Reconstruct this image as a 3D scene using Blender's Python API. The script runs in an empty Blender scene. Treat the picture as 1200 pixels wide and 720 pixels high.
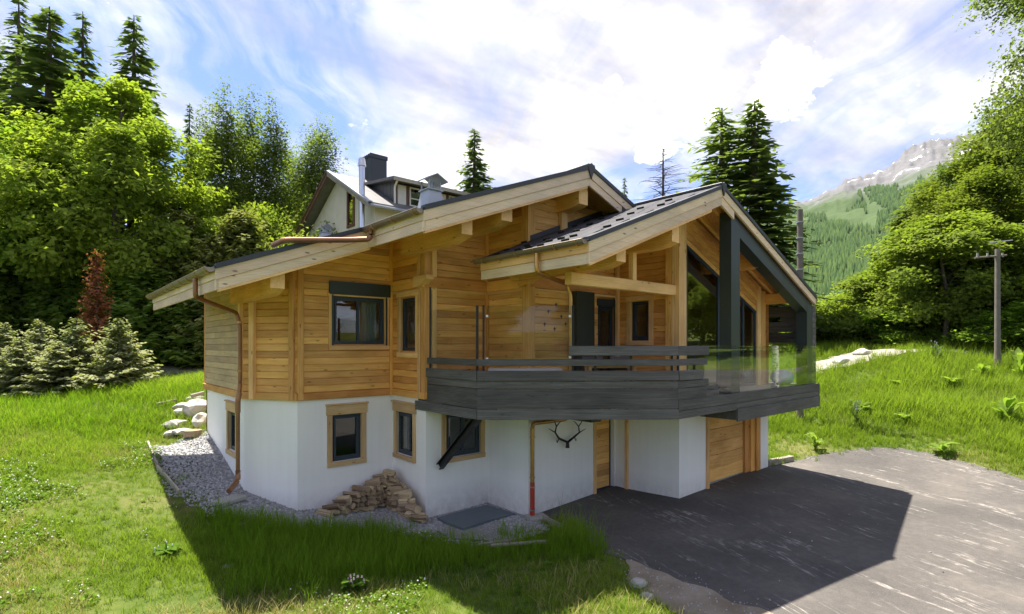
import bpy, bmesh, math, random
import numpy as np
from mathutils import Vector, Matrix, noise
from mathutils.geometry import delaunay_2d_cdt
R = math.radians
scene = bpy.context.scene
COL = scene.collection
random.seed(7)
rng = np.random.default_rng(11)

# ------------------------------------------------------------------ camera, sky, sun, exposure
VA, VB, HY, CX, CH = 55., 1330., 405., 600., 3.5          # vanishing points and horizon read off the photograph
FPX = math.sqrt((CX-VA)*(VB-CX))
eB = np.array([VB-CX, FPX]); eB /= np.linalg.norm(eB)
eA = np.array([VA-CX, FPX]); eA /= np.linalg.norm(eA)
cam = bpy.data.cameras.new('camera'); camo = bpy.data.objects.new('camera', cam); COL.objects.link(camo)
cam.sensor_width = 36; cam.lens = FPX/1200*36; cam.shift_y = (HY-360)/1200; cam.clip_end = 20000; cam.clip_start = .05
camo.location = (0, 0, CH); camo.rotation_euler = (R(90), 0, -math.atan2(eB[1], eA[1])); scene.camera = camo

SUN = Vector((0.03, 0.44, 1.0)).normalized()
sl = bpy.data.lights.new('sun', 'SUN'); sl.energy = 2.0; sl.angle = R(.53); sl.color = (1, .93, .82)
so = bpy.data.objects.new('sun', sl); COL.objects.link(so); so.rotation_euler = SUN.to_track_quat('Z', 'Y').to_euler(); so.location = (0, 0, 60)
scene.view_settings.view_transform = 'Standard'; scene.view_settings.look = 'None'; scene.view_settings.gamma = 1
scene.view_settings.exposure = 2.92
scene.cycles.max_bounces = 10; scene.cycles.diffuse_bounces = 8; scene.cycles.transparent_max_bounces = 12; scene.cycles.volume_bounces = 0

class NT:
    def __init__(s, nt): s.nt = nt; nt.nodes.clear()
    def n(s, t, ins=None, **kw):
        nd = s.nt.nodes.new(t)
        for k, v in kw.items(): setattr(nd, k, v)
        for k, v in (ins or {}).items():
            sock = nd.inputs[k]
            if isinstance(v, bpy.types.NodeSocket): s.nt.links.new(v, sock)
            else: sock.default_value = v
        return nd
    def math(s, op, a, b=0., c=0., clamp=False): return s.n('ShaderNodeMath', {0: a, 1: b, 2: c}, operation=op, use_clamp=clamp).outputs[0]
    def vmath(s, op, a, b=(0, 0, 0)): return s.n('ShaderNodeVectorMath', {0: a, 1: b}, operation=op).outputs[0]
    def noise(s, v, scale, det=4., rough=.55, dist=0., out=0): return s.n('ShaderNodeTexNoise', {'Vector': v, 'Scale': scale, 'Detail': det, 'Roughness': rough, 'Distortion': dist}).outputs[out]
    def ramp(s, f, stops, interp='LINEAR'):
        nd = s.n('ShaderNodeValToRGB', {'Fac': f}); e = nd.color_ramp.elements; nd.color_ramp.interpolation = interp
        while len(e) < len(stops): e.new(.5)
        for i, (p, c) in enumerate(stops):
            e[i].position = p; e[i].color = (*c, 1) if not isinstance(c, (int, float)) else (c, c, c, 1)
        return nd.outputs[0]
    def mix(s, f, a, b, blend='MIX'):
        nd = s.n('ShaderNodeMix', data_type='RGBA', blend_type=blend)
        for i, v in ((0, f), (6, a), (7, b)):
            if isinstance(v, bpy.types.NodeSocket): s.nt.links.new(v, nd.inputs[i])
            else: nd.inputs[i].default_value = v if i == 0 else ((*v, 1) if len(v) == 3 else v)
        return nd.outputs[2]
    def map(s, v, scale=(1, 1, 1), rot=(0, 0, 0), loc=(0, 0, 0)): return s.n('ShaderNodeMapping', {'Vector': v, 'Scale': scale, 'Rotation': rot, 'Location': loc}).outputs[0]

world = bpy.data.worlds.new('World'); scene.world = world; world.use_nodes = True
w = NT(world.node_tree)
sky = w.n('ShaderNodeTexSky', sky_type='NISHITA', sun_disc=False); sky.sun_elevation = math.asin(SUN.z); sky.sun_rotation = math.atan2(SUN.x, SUN.y)
sky.altitude = 1000; sky.air_density = 1.0; sky.dust_density = .6; sky.ozone_density = 1.6
d = w.n('ShaderNodeTexCoord').outputs['Generated']
sp = w.n('ShaderNodeSeparateXYZ', {0: d})
zc = w.math('MAXIMUM', sp.outputs[2], .06); zc = w.math('ADD', zc, .12)
pu = w.math('DIVIDE', sp.outputs[0], zc); pv = w.math('DIVIDE', sp.outputs[1], zc)
pl = w.n('ShaderNodeCombineXYZ', {0: pu, 1: pv, 2: 0.}).outputs[0]
pr = w.map(w.map(pl, rot=(0, 0, R(-62))), scale=(.50, 1.55, 1))
warp = w.vmath('ADD', pr, w.vmath('SCALE', w.noise(pl, 1.1, 3, out=1)) if False else w.n('ShaderNodeVectorMath', {0: w.noise(pl, .9, 4, out=1), 'Scale': .9}, operation='SCALE').outputs[0])
cir = w.noise(warp, 1.15, 9, .62, .4)
veil = w.noise(w.map(pl, scale=(.5, .8, 1), loc=(3.1, 1.7, 0)), .9, 5, .55)
cf = w.math('ADD', w.math('MULTIPLY', cir, .65), w.math('MULTIPLY', veil, .35))
cfac = w.ramp(cf, [(.435, .0), (.515, .5), (.63, 1.0)])
nd_ = w.n('ShaderNodeVectorMath', {0: d}, operation='NORMALIZE').outputs[0]
cum = w.noise(w.map(nd_, scale=(1, 1, 1.6)), 11.0, 10, .64)
cum = w.math('MULTIPLY_ADD', cum, 1.7, -.35)
blob = None
for cpx_, cpy_, cr_ in ((925, 92, .085), (890, 118, .05), (812, 138, .07), (765, 166, .05), (708, 4, .05), (720, 95, .028)):      # the cumulus puffs seen in the photograph
    dx_, dy_ = (cpx_-CX)/FPX, (HY-cpy_)/FPX
    v_ = np.array([dx_*eB[0]+eB[1], dx_*eA[0]+eA[1], dy_]); v_ = v_/np.linalg.norm(v_)
    di_ = w.n('ShaderNodeVectorMath', {0: nd_, 1: tuple(v_)}, operation='DISTANCE').outputs['Value']
    b_ = w.math('SUBTRACT', 1., w.math('DIVIDE', di_, cr_), clamp=True)
    blob = b_ if blob is None else w.math('MAXIMUM', blob, b_)
loose = w.math('MULTIPLY', w.ramp(w.noise(nd_, 2.6, 4), [(.60, 0), (.72, 1)]), .55)
blob = w.math('MAXIMUM', blob, loose)
cumf = w.ramp(w.math('ADD', w.math('MULTIPLY', blob, .62), cum), [(.77, 0), (.93, 1)])
thick = w.noise(w.map(pl, scale=(.8, 1.6, 1), rot=(0, 0, R(28)), loc=(1, 5, 0)), 1.7, 6, .6)
ccol = w.ramp(thick, [(.37, (2.0, 1.92, 2.02)), (.54, (3.3, 3.12, 3.05)), (.72, (5.2, 4.95, 4.7))])
skyc = w.mix(cfac, w.mix(1.0, sky.outputs[0], (.48, .49, .66), 'MULTIPLY'), ccol)
skyc = w.mix(cumf, skyc, (6.4, 6.3, 6.2))
bg = w.n('ShaderNodeBackground', {'Color': skyc, 'Strength': .05})
w.n('ShaderNodeOutputWorld', {'Surface': bg.outputs[0]})

# ------------------------------------------------------------------ pixel helpers (a pixel gives a direction; the plane it touches gives the distance)
def ray(px, py):
    d = np.array([(px-CX)/FPX, 1.0]); return np.array([d@eB, d@eA, (HY-py)/FPX])
def pa(px, py, a): r = ray(px, py); t = a/r[1]; return Vector((r[0]*t, a, CH+r[2]*t))
def pb(px, py, b): r = ray(px, py); t = b/r[0]; return Vector((b, r[1]*t, CH+r[2]*t))
def pz(px, py, z): r = ray(px, py); t = (z-CH)/r[2]; return Vector((r[0]*t, r[1]*t, z))
def XZ(X, Z): return np.array([X*eB[0]+Z*eB[1], X*eA[0]+Z*eA[1]])          # view right / depth -> world x, y
def PZ(px, Z): return XZ((px-CX)/FPX*Z, Z)
def zat(py, Z): return CH+(HY-py)/FPX*Z

# ------------------------------------------------------------------ materials
def new_mat(name):
    m = bpy.data.materials.new(name); m.use_nodes = True; return m, NT(m.node_tree)
def finish(t, shader, disp=None):
    t.n('ShaderNodeOutputMaterial', {'Surface': shader})
def pbr(t, color, rough=.6, metal=0., bump=None, bstr=.3, bdist=.01, spec=.5, **kw):
    ins = {'Base Color': color if isinstance(color, bpy.types.NodeSocket) else (*color, 1), 'Roughness': rough, 'Metallic': metal, 'Specular IOR Level': spec}
    ins.update(kw)
    if bump is not None: ins['Normal'] = t.n('ShaderNodeBump', {'Height': bump, 'Strength': bstr, 'Distance': bdist}).outputs[0]
    return t.n('ShaderNodeBsdfPrincipled', ins).outputs[0]
def M_wood(name, c0, c1, c2, var=.35, rough=.62, knots=.7, grey=0.0):
    m, t = new_mat(name)
    co = t.n('ShaderNodeTexCoord').outputs['Object']; rnd = t.n('ShaderNodeObjectInfo').outputs['Random']
    off = t.n('ShaderNodeCombineXYZ', {0: t.math('MULTIPLY', rnd, 37.), 1: t.math('MULTIPLY', rnd, 11.), 2: t.math('MULTIPLY', rnd, 23.)}).outputs[0]
    v = t.vmath('ADD', co, off)
    g = t.noise(t.map(v, scale=(1.1, 16, 16)), 1.0, 5, .6, 1.2)
    g2 = t.noise(t.map(v, scale=(2.5, 70, 70)), 1.0, 3, .6)
    ring = t.n('ShaderNodeTexWave', {'Vector': t.map(v, scale=(.55, 9, 9)), 'Scale': 1.6, 'Distortion': 6.0, 'Detail': 2.0, 'Detail Scale': .7}, wave_type='RINGS').outputs[1]
    f = t.math('ADD', t.math('MULTIPLY', g, .55), t.math('ADD', t.math('MULTIPLY', ring, .3), t.math('MULTIPLY', g2, .15)))
    c = t.ramp(f, [(.28, c0), (.5, c1), (.74, c2)])
    vo = t.n('ShaderNodeTexVoronoi', {'Vector': t.map(v, scale=(2.4, 7, 7)), 'Scale': 1.0, 'Randomness': 1.0}).outputs[0]
    k = t.ramp(vo, [(.07, 1), (.135, 0)])
    c = t.mix(t.math('MULTIPLY', k, knots), c, tuple(x*.3 for x in c0))
    big = t.noise(t.map(v, scale=(.7, 1.5, 1.5)), 1.3, 3)
    val = t.math('ADD', t.math('MULTIPLY', rnd, var), t.math('ADD', 1-var*.62, t.math('MULTIPLY', t.math('SUBTRACT', big, .5), .8)))
    hs = t.n('ShaderNodeHueSaturation', {'Color': c, 'Value': val, 'Hue': t.math('ADD', .495, t.math('MULTIPLY', rnd, .012)), 'Saturation': t.math('ADD', 1-grey*.5, t.math('MULTIPLY', big, grey-.1))})
    finish(t, pbr(t, hs.outputs[0], rough, bump=f, bstr=.25, bdist=.006, spec=.3)); return m
def M_plain(name, col, rough=.5, metal=0., nz=.12, nscale=6., bump=.15, spec=.5, fine=0.):
    m, t = new_mat(name)
    co = t.n('ShaderNodeTexCoord').outputs['Object']; rnd = t.n('ShaderNodeObjectInfo').outputs['Random']
    v = t.vmath('ADD', co, t.n('ShaderNodeCombineXYZ', {0: t.math('MULTIPLY', rnd, 31.), 1: t.math('MULTIPLY', rnd, 17.), 2: 0.}).outputs[0])
    n = t.noise(v, nscale, 6, .6)
    c = t.mix(n, tuple(x*(1-nz*1.6) for x in col), tuple(min(1, x*(1+nz*1.6)) for x in col))
    c = t.n('ShaderNodeHueSaturation', {'Color': c, 'Value': t.math('ADD', 1-nz*.7, t.math('MULTIPLY', rnd, nz*1.4))}).outputs[0]
    finish(t, pbr(t, c, rough, metal, bump=n, bstr=bump, bdist=.01, spec=spec)); return m
MT = {}
MT['larch'] = M_wood('larch_siding', (.58, .225, .036), (.80, .40, .085), (.87, .55, .18), .40)
MT['larch_dark'] = M_wood('larch_amber', (.54, .19, .026), (.75, .33, .055), (.82, .46, .12), .34)
MT['larch_pale'] = M_wood('larch_pale_beam', (.66, .33, .095), (.81, .475, .175), (.87, .58, .28), .2, knots=.8)
MT['barge'] = M_wood('weathered_barge_board', (.57, .405, .25), (.73, .545, .37), (.79, .63, .46), .15, knots=.9, grey=.3)
MT['larch_grey'] = M_wood('weathered_siding', (.40, .26, .12), (.54, .38, .20), (.62, .47, .28), .3, grey=.3)
MT['casing'] = M_wood('window_casing_wood', (.44, .26, .10), (.57, .37, .17), (.65, .45, .23), .2)
MT['black_wood'] = M_wood('charcoal_stained_board', (.045, .043, .043), (.095, .092, .09), (.18, .175, .168), .4, rough=.6, knots=.4, grey=.2)
MT['old_wood'] = M_wood('grey_weathered_wood', (.16, .13, .10), (.30, .26, .21), (.44, .40, .34), .3, grey=.4)
MT['firewood'] = M_wood('split_firewood', (.16, .10, .055), (.30, .21, .125), (.44, .33, .21), .6, knots=.3, grey=.3)
MT['log_end'] = M_wood('cut_log_end', (.32, .22, .12), (.45, .33, .19), (.56, .43, .27), .4, knots=.1)
MT['bark'] = M_plain('bark', (.085, .068, .052), .9, nz=.4, nscale=9, bump=.8)
MT['birch_bark'] = None
MT['green_metal'] = M_plain('dark_green_metal', (.022, .034, .031), .38, .0, .08, 2, .03)
MT['window_metal'] = M_plain('dark_blue_grey_frame', (.022, .038, .062), .4, 0, .05, 3, .02)
MT['black_steel'] = M_plain('black_steel', (.010, .011, .012), .45, .2, .15, 8, .1)
MT['copper'] = M_plain('brown_copper', (.30, .155, .085), .42, .75, .25, 3, .05)
MT['copper_bright'] = M_plain('yellow_copper', (.46, .27, .10), .36, .8, .3, 4, .05)
MT['zinc'] = M_plain('grey_copper_gutter', (.25, .20, .15), .45, .7, .3, 2.5, .05)
MT['steel'] = M_plain('stainless_flue', (.55, .56, .58), .28, .95, .06, 3, .03)
MT['grey_metal'] = M_plain('light_grey_metal', (.36, .38, .41), .45, .4, .1, 3, .05)
MT['anthracite'] = M_plain('anthracite_flashing', (.032, .036, .042), .45, .1, .1, 3, .05)
MT['slate_tile'] = M_plain('grey_roof_tile', (.056, .056, .063), .8, .0, .3, 5, .12, .2)
MT['red_pipe'] = M_plain('red_painted_pipe', (.36, .035, .018), .45, 0, .1, 5, .05)
MT['white_paint'] = M_plain('white_surface', (.75, .75, .74), .5, 0, .04, 4, .03)
MT['curtain'] = M_plain('white_curtain', (.72, .72, .70), .9, 0, .05, 5, .2)
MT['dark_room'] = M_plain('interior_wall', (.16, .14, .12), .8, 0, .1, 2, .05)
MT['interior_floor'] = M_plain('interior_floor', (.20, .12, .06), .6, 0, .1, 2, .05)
MT['soil'] = M_plain('bare_soil', (.10, .07, .045), .95, 0, .3, 8, .5)
MT['concrete'] = M_plain('concrete_block', (.36, .35, .32), .85, 0, .15, 9, .3)
MT['slate'] = M_plain('blue_grey_slate', (.095, .12, .14), .55, 0, .16, 5, .3)
MT['stone'] = M_plain('pale_granite', (.42, .40, .36), .85, 0, .3, 6, .7)
MT['pebble'] = M_plain('crushed_gravel', (.34, .34, .345), .85, 0, .38, 3, .4)
MT['rubber_black'] = M_plain('black_horn', (.012, .011, .010), .5, 0, .2, 9, .2)
MT['stucco_cream'] = M_plain('cream_stucco', (.62, .58, .50), .9, 0, .1, 3, .3)
MT['brown_paint'] = M_plain('red_brown_paint', (.11, .045, .028), .6, 0, .15, 4, .1)
MT['shutter_pale'] = M_plain('pale_shutter', (.60, .56, .50), .6, 0, .08, 4, .1)
MT['old_slate_roof'] = M_plain('old_slate_roof', (.10, .098, .10), .6, 0, .35, 2.5, .3)
MT['pole_wood'] = M_plain('grey_pole_wood', (.15, .13, .11), .85, 0, .25, 5, .3)
MT['ball_stone'] = M_plain('pale_blue_stone', (.55, .62, .60), .5, 0, .14, 5, .1)
# birch bark
m, t = new_mat('birch_bark'); co = t.n('ShaderNodeTexCoord').outputs['Object']
n1 = t.noise(t.map(co, scale=(2.2, 2.2, 9)), 1.3, 4, .6, 1.)
finish(t, pbr(t, t.ramp(n1, [(.40, (.03, .028, .025)), (.47, (.55, .53, .49)), (.7, (.66, .64, .6))]), .8)); MT['birch_bark'] = m
# render-white plaster with faint vertical streaks
m, t = new_mat('white_plaster'); co = t.n('ShaderNodeTexCoord').outputs['Object']
n1 = t.noise(co, 1.1, 5); n2 = t.noise(t.map(co, scale=(9, 9, .35)), 1., 4); n3 = t.noise(co, 160, 2)
f = t.math('ADD', t.math('MULTIPLY', n1, .5), t.math('MULTIPLY', n2, .5))
zz = t.n('ShaderNodeSeparateXYZ', {0: co}).outputs[2]
dirt = t.math('MULTIPLY', t.math('SUBTRACT', 1., t.math('MULTIPLY_ADD', zz, 1.3, .48), clamp=True), t.noise(co, 7, 4))
c = t.ramp(f, [(.25, (.84, .825, .80)), (.6, (.90, .885, .86))])
c = t.mix(t.math('MULTIPLY', dirt, .9, clamp=True), c, (.33, .29, .24))
finish(t, pbr(t, c, .9, bump=t.math('ADD', n3, t.math('MULTIPLY', n1, .6)), bstr=.18, bdist=.004, spec=.2)); MT['plaster'] = m
# glass
def M_glass(name, tint, refl_boost, rough=0.0):
    m, t = new_mat(name)
    bf = t.n('ShaderNodeNewGeometry').outputs['Backfacing']
    fr = t.n('ShaderNodeFresnel', {'IOR': t.math('MULTIPLY_ADD', bf, 1/1.5-1.5, 1.5)}).outputs[0]
    fac = t.math('MULTIPLY', fr, refl_boost, clamp=True)
    tr = t.n('ShaderNodeBsdfTransparent', {'Color': (*tint, 1)}).outputs[0]
    gl = t.n('ShaderNodeBsdfGlossy', {'Color': (1, 1, 1, 1), 'Roughness': rough}).outputs[0]
    finish(t, t.n('ShaderNodeMixShader', {0: fac, 1: tr, 2: gl}).outputs[0]); return m
MT['pane'] = M_glass('window_glass', (.66, .70, .70), 1.7)
MT['screen_glass'] = M_glass('screen_glass', (.90, .91, .90), .45)
MT['balustrade_glass'] = M_glass('balustrade_glass', (.93, .965, .95), 1.15)
# foliage
def M_leaf(name, c0, c1, trans=.45, nscale=.35, rough=.55, tmul=(1.2, 1.32, .5)):
    m, t = new_mat(name)
    pos = t.n('ShaderNodeNewGeometry').outputs['Position']; rnd = t.n('ShaderNodeObjectInfo').outputs['Random']
    at = t.n('ShaderNodeAttribute', attribute_name='tone').outputs['Fac']
    n1 = t.noise(pos, nscale, 3)
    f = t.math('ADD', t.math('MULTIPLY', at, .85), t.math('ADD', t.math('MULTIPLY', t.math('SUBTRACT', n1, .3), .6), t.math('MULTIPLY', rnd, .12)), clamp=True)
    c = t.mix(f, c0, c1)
    df = t.n('ShaderNodeBsdfDiffuse', {'Color': c}).outputs[0]
    tl = t.n('ShaderNodeBsdfTranslucent', {'Color': t.mix(1., c, tmul, 'MULTIPLY')}).outputs[0]
    s = t.n('ShaderNodeMixShader', {0: trans, 1: df, 2: tl}).outputs[0]
    finish(t, s); return m
MT['maple'] = M_leaf('maple_leaf', (.085, .15, .022), (.31, .37, .065), .5)
MT['maple_deep'] = M_leaf('deep_green_leaf', (.09, .17, .020), (.23, .34, .042), .55)
MT['light_leaf'] = M_leaf('light_green_leaf', (.085, .135, .024), (.25, .305, .06), .5)
MT['wood_leaf'] = M_leaf('olive_leaf', (.075, .115, .022), (.19, .23, .045), .45)
MT['birch_leaf'] = M_leaf('birch_leaf', (.085, .125, .032), (.19, .235, .065), .5)
MT['spruce'] = M_leaf('spruce_needle', (.06, .095, .04), (.17, .22, .08), .4)
MT['spruce_soft'] = M_leaf('soft_spruce_needle', (.085, .125, .03), (.20, .245, .06), .4)
MT['larch_needle'] = M_leaf('larch_needle', (.085, .13, .045), (.20, .25, .09), .4)
MT['tipped'] = M_leaf('conifer_with_pale_tips', (.06, .10, .024), (.30, .31, .10), .32)
MT['young_fir'] = M_leaf('pale_young_fir', (.075, .11, .04), (.36, .37, .20), .3)
MT['hedge'] = M_leaf('dark_cypress_spray', (.13, .22, .04), (.30, .40, .09), .5)
MT['dead'] = M_leaf('dead_brown_needle', (.15, .055, .028), (.30, .125, .06), .2)
MT['far_tree'] = M_leaf('far_conifer', (.018, .040, .016), (.06, .095, .03), 0.05, .01)
MT['grass'] = M_leaf('meadow_grass', (.095, .175, .016), (.24, .32, .045), .45, .5)
MT['grass_dark'] = M_leaf('long_grass', (.09, .19, .014), (.21, .32, .032), .5, .7)
MT['dry_grass'] = M_leaf('dry_grass', (.20, .18, .06), (.42, .37, .17), .3)
MT['dock_leaf'] = M_leaf('dock_leaf', (.17, .26, .05), (.36, .44, .11), .55)
MT['clover'] = M_leaf('clover_leaf', (.075, .15, .018), (.16, .25, .035), .35, .8)
MT['flower_white'] = M_plain('white_clover_flower', (.72, .70, .66), .8, 0, .1)
MT['flower_pink'] = M_plain('pink_flower', (.62, .42, .46), .8, 0, .1)
MT['flower_violet'] = M_plain('violet_flower', (.30, .28, .42), .8, 0, .1)

# ------------------------------------------------------------------ mesh building
W = {}
class MB:
    def __init__(s): s.v = []; s.f = []
    def add(s, vs, fs):
        o = len(s.v); s.v += [tuple(p) for p in vs]; s.f += [tuple(i+o for i in q) for q in fs]; return s
    def box(s, x0, x1, y0, y1, z0, z1):
        return s.add([(x0,y0,z0),(x1,y0,z0),(x1,y1,z0),(x0,y1,z0),(x0,y0,z1),(x1,y0,z1),(x1,y1,z1),(x0,y1,z1)],
                     [(0,3,2,1),(4,5,6,7),(0,1,5,4),(1,2,6,5),(2,3,7,6),(3,0,4,7)])
    def cbox(s, lx, ly, lz, c):                                # box about the origin with chamfered long edges and ends
        hx, hy, hz = lx/2, ly/2, lz/2; c = min(c, hy*.45, hz*.45, hx*.45)
        prof = [(hy-c,-hz),(hy,-hz+c),(hy,hz-c),(hy-c,hz),(-hy+c,hz),(-hy,hz-c),(-hy,-hz+c),(-hy+c,-hz)]
        v = [(-hx, y, z) for y, z in prof]+[(hx, y, z) for y, z in prof]
        return s.add(v, [(i, (i+1) % 8, 8+(i+1) % 8, 8+i) for i in range(8)]+[tuple(range(7, -1, -1)), tuple(range(8, 16))])
    def prism(s, poly, off):                                   # polygon of 3D points extruded by a vector
        n = len(poly); off = Vector(off)
        v = [Vector(p) for p in poly]+[Vector(p)+off for p in poly]
        return s.add(v, [tuple(range(n-1, -1, -1)), tuple(range(n, 2*n))]+[(i, (i+1) % n, n+(i+1) % n, n+i) for i in range(n)])
    def tube(s, pts, r, seg=10, r1=None, cap=True, bend=0):
        pts = [Vector(p) for p in pts]
        if bend:
            q = [pts[0]]
            for i in range(1, len(pts)-1):
                a, b, c = pts[i-1], pts[i], pts[i+1]; d0 = (a-b); d1 = (c-b); k = min(bend, d0.length*.45, d1.length*.45)
                p0 = b+d0.normalized()*k; p1 = b+d1.normalized()*k
                for j in range(6):
                    u = j/5; q.append(p0*(1-u)**2+b*2*u*(1-u)+p1*u*u)
            pts = q+[pts[-1]]
        n = len(pts); rings = []; up = Vector((.13, .21, .97)).normalized()
        r1 = r if r1 is None else r1
        for i, p in enumerate(pts):
            tg = (pts[min(i+1, n-1)]-pts[max(i-1, 0)]).normalized()
            if abs(tg.dot(up)) > .97: ref = Vector((1, .1, 0))
            else: ref = up
            sx = tg.cross(ref).normalized(); sy = tg.cross(sx)
            rr = r+(r1-r)*i/max(1, n-1)
            rings.append([p+sx*math.cos(2*math.pi*k/seg)*rr+sy*math.sin(2*math.pi*k/seg)*rr for k in range(seg)])
        v = [p for q in rings for p in q]; f = []
        for i in range(n-1):
            for k in range(seg): f.append((i*seg+k, i*seg+(k+1) % seg, (i+1)*seg+(k+1) % seg, (i+1)*seg+k))
        if cap: f += [tuple(range(seg-1, -1, -1)), tuple(range((n-1)*seg, n*seg))]
        return s.add(v, f)
    def mesh(s, name):
        me = bpy.data.meshes.new(name); me.from_pydata(s.v, [], s.f); me.update(); return me
def fast_mesh(name, v, q, tone=None, smooth=False):
    v = np.asarray(v, np.float32); q = np.asarray(q, np.int32); k = q.shape[1]
    me = bpy.data.meshes.new(name); me.vertices.add(len(v)); me.vertices.foreach_set('co', v.ravel())
    me.loops.add(q.size); me.loops.foreach_set('vertex_index', q.ravel())
    me.polygons.add(len(q)); me.polygons.foreach_set('loop_start', np.arange(0, q.size, k, dtype=np.int32))
    me.update(calc_edges=True)
    if tone is not None:
        at = me.attributes.new('tone', 'FLOAT', 'POINT'); at.data.foreach_set('value', np.asarray(tone, np.float32))
    if smooth: me.polygons.foreach_set('use_smooth', np.ones(len(q), bool))
    return me
def tag(o, label=None, cat=None, group=None, kind=None):
    if label: o['label'] = label
    if cat: o['category'] = cat
    if group: o['group'] = group
    if kind: o['kind'] = kind
    return o
def obj(name, me, mat=None, parent=None, M=None, smooth=False):
    if isinstance(me, MB): me = me.mesh(name)
    o = bpy.data.objects.new(name, me); COL.objects.link(o)
    if mat is not None and me is not None and len(me.materials) == 0:
        me.materials.append(MT[mat] if isinstance(mat, str) else mat)
    M = M if M is not None else Matrix.Identity(4)
    o.matrix_basis = M; W[o] = M
    if parent is not None:
        o.parent = parent; o.matrix_parent_inverse = W[parent].inverted()
    if smooth: me.polygons.foreach_set('use_smooth', np.ones(len(me.polygons), bool))
    return o
def thing(name, loc, label, cat, group=None):
    o = bpy.data.objects.new(name, None); COL.objects.link(o); M = Matrix.Translation(loc); o.matrix_basis = M; W[o] = M; o.empty_display_size = .3
    return tag(o, label, cat, group)
_pc = {}
def frame_from(p0, p1, up):
    x = (Vector(p1)-Vector(p0)).normalized(); up = Vector(up)
    y = up.cross(x).normalized(); z = x.cross(y)
    M = Matrix.Identity(4)
    for i in range(3): M[i][0], M[i][1], M[i][2] = x[i], y[i], z[i]
    mid = (Vector(p0)+Vector(p1))/2
    M.translation = mid; return M
def plank(name, p0, p1, dep, hei, mat, parent, up=(0, 0, 1), c=.008, shift=(0, 0, 0)):
    """a piece of timber from p0 to p1: hei along up, dep across; grain runs along it"""
    L = (Vector(p1)-Vector(p0)).length
    key = (round(L, 3), round(dep, 3), round(hei, 3), round(c, 3), mat)
    if key not in _pc:
        me = MB().cbox(L, dep, hei, c).mesh(name); me.materials.append(MT[mat]); _pc[key] = me
    return obj(name, _pc[key], None, parent, Matrix.Translation(shift) @ frame_from(p0, p1, up))
def inpoly(p, poly):
    x, y = p[..., 0], p[..., 1]; r = np.zeros(x.shape, bool); n = len(poly)
    for i in range(n):
        x0, y0 = poly[i]; x1, y1 = poly[(i+1) % n]
        if y0 == y1: continue
        c = ((y0 > y) != (y1 > y)) & (x < (x1-x0)*(y-y0)/(y1-y0)+x0); r ^= c
    return r
def polydist(p, poly):
    """distance of points p (N,2) to polyline edges"""
    best = np.full(len(p), 1e9)
    for i in range(len(poly)):
        a = np.array(poly[i]); b = np.array(poly[(i+1) % len(poly)]); ab = b-a
        t_ = np.clip(((p-a)@ab)/(ab@ab+1e-9), 0, 1); best = np.minimum(best, np.linalg.norm(p-a-t_[:, None]*ab, axis=1))
    return best

# ------------------------------------------------------------------ terrain
PLAN = [(3.25,16.6),(3.25,12.89),(4.02,11.64),(6.25,11.64),(6.25,10.14),(7.98,10.14),(7.98,8.69),(11.03,8.69),(11.03,6.85),(15.75,6.85),(15.75,16.6)]
cp = [(3.25,12.89,.28),(3.25,16.6,1.24),(4.02,11.63,-.05),(6.25,11.64,-.24),(6.25,10.14,-.30),(7.98,10.14,-.30),(7.98,8.69,-.28),(10.2,8.69,-.18),(11.03,8.69,-.14),
      (11.03,6.85,-.05),(15.7,6.85,0),(16.6,9,.05),(2.1,13,.42),(2.0,16.4,1.2),(8,14,.4),(12,13,.5),(16,16,1.4),(9,19,1.9),(3.5,20,2.1),(16.5,12,.4)]
def cx_(X, Z, z): p = XZ(X, Z); cp.append((p[0], p[1], z))
def cpx(px, py, z): p = pz(px, py, z); cp.append((p.x, p.y, z))
cpx(0,720,.25); cpx(120,650,.18); cpx(300,715,-.1); cpx(250,640,-.02); cpx(500,710,-.18); cpx(740,660,-.14); cpx(900,720,-.12); cpx(1060,660,-.1); cpx(1200,718,-.1); cpx(1200,562,0.); cpx(1000,531,0.02); cpx(905,548,0.)
cpx(0,600,.62); cpx(0,520,1.15); cpx(100,540,.85); cpx(190,540,.5)
cx_(-24,20,1.85); cx_(-14,21,2.0); cx_(-15,25.5,2.25); cx_(-17,29,3.2); cx_(-30,30,3.4); cx_(-10,27,2.6); cx_(-20,40,4.6); cx_(0,40,5.0); cx_(0,28,3.4); cx_(-40,25,2.6)
for px in (1000, 1200, 1400):
    f0 = 17.7 if px == 1000 else 14.06 if px == 1200 else 12.5
    for dz, z in ((2.2,.78),(4.4,1.55),(6.6,2.35),(8.4,2.95)): p = PZ(px, f0+dz); cp.append((p[0], p[1], z))
    p = PZ(px, f0+12); cp.append((p[0], p[1], 3.25)); p = PZ(px, f0+20); cp.append((p[0], p[1], 3.7))
cx_(18,24,3.1) ; cx_(11,30,3.3); cx_(0,0,-.05); cx_(-12,2,.3); cx_(12,2,-.1); cx_(0,-12,0); cx_(-15,-12,.2); cx_(18,-12,0); cx_(22,8,.8); cx_(35,10,2.6); cx_(-30,5,1.0)
cx_(40,50,5.5); cx_(-40,55,6); cx_(0,60,6.5); cx_(60,20,5); cx_(-60,20,4); cx_(0,-40,0); cx_(45,-30,1); cx_(-45,-30,1)
CP = np.array(cp)
def _phi(d2): return .5*d2*np.log(d2+1e-6)
_A = CP[:, :2]; _n = len(CP)
_K = _phi(((_A[:, None]-_A[None])**2).sum(-1))+np.eye(_n)*.6
_P = np.c_[np.ones(_n), _A]
_S = np.linalg.solve(np.block([[_K, _P], [_P.T, np.zeros((3, 3))]]), np.r_[CP[:, 2], np.zeros(3)])
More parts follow.
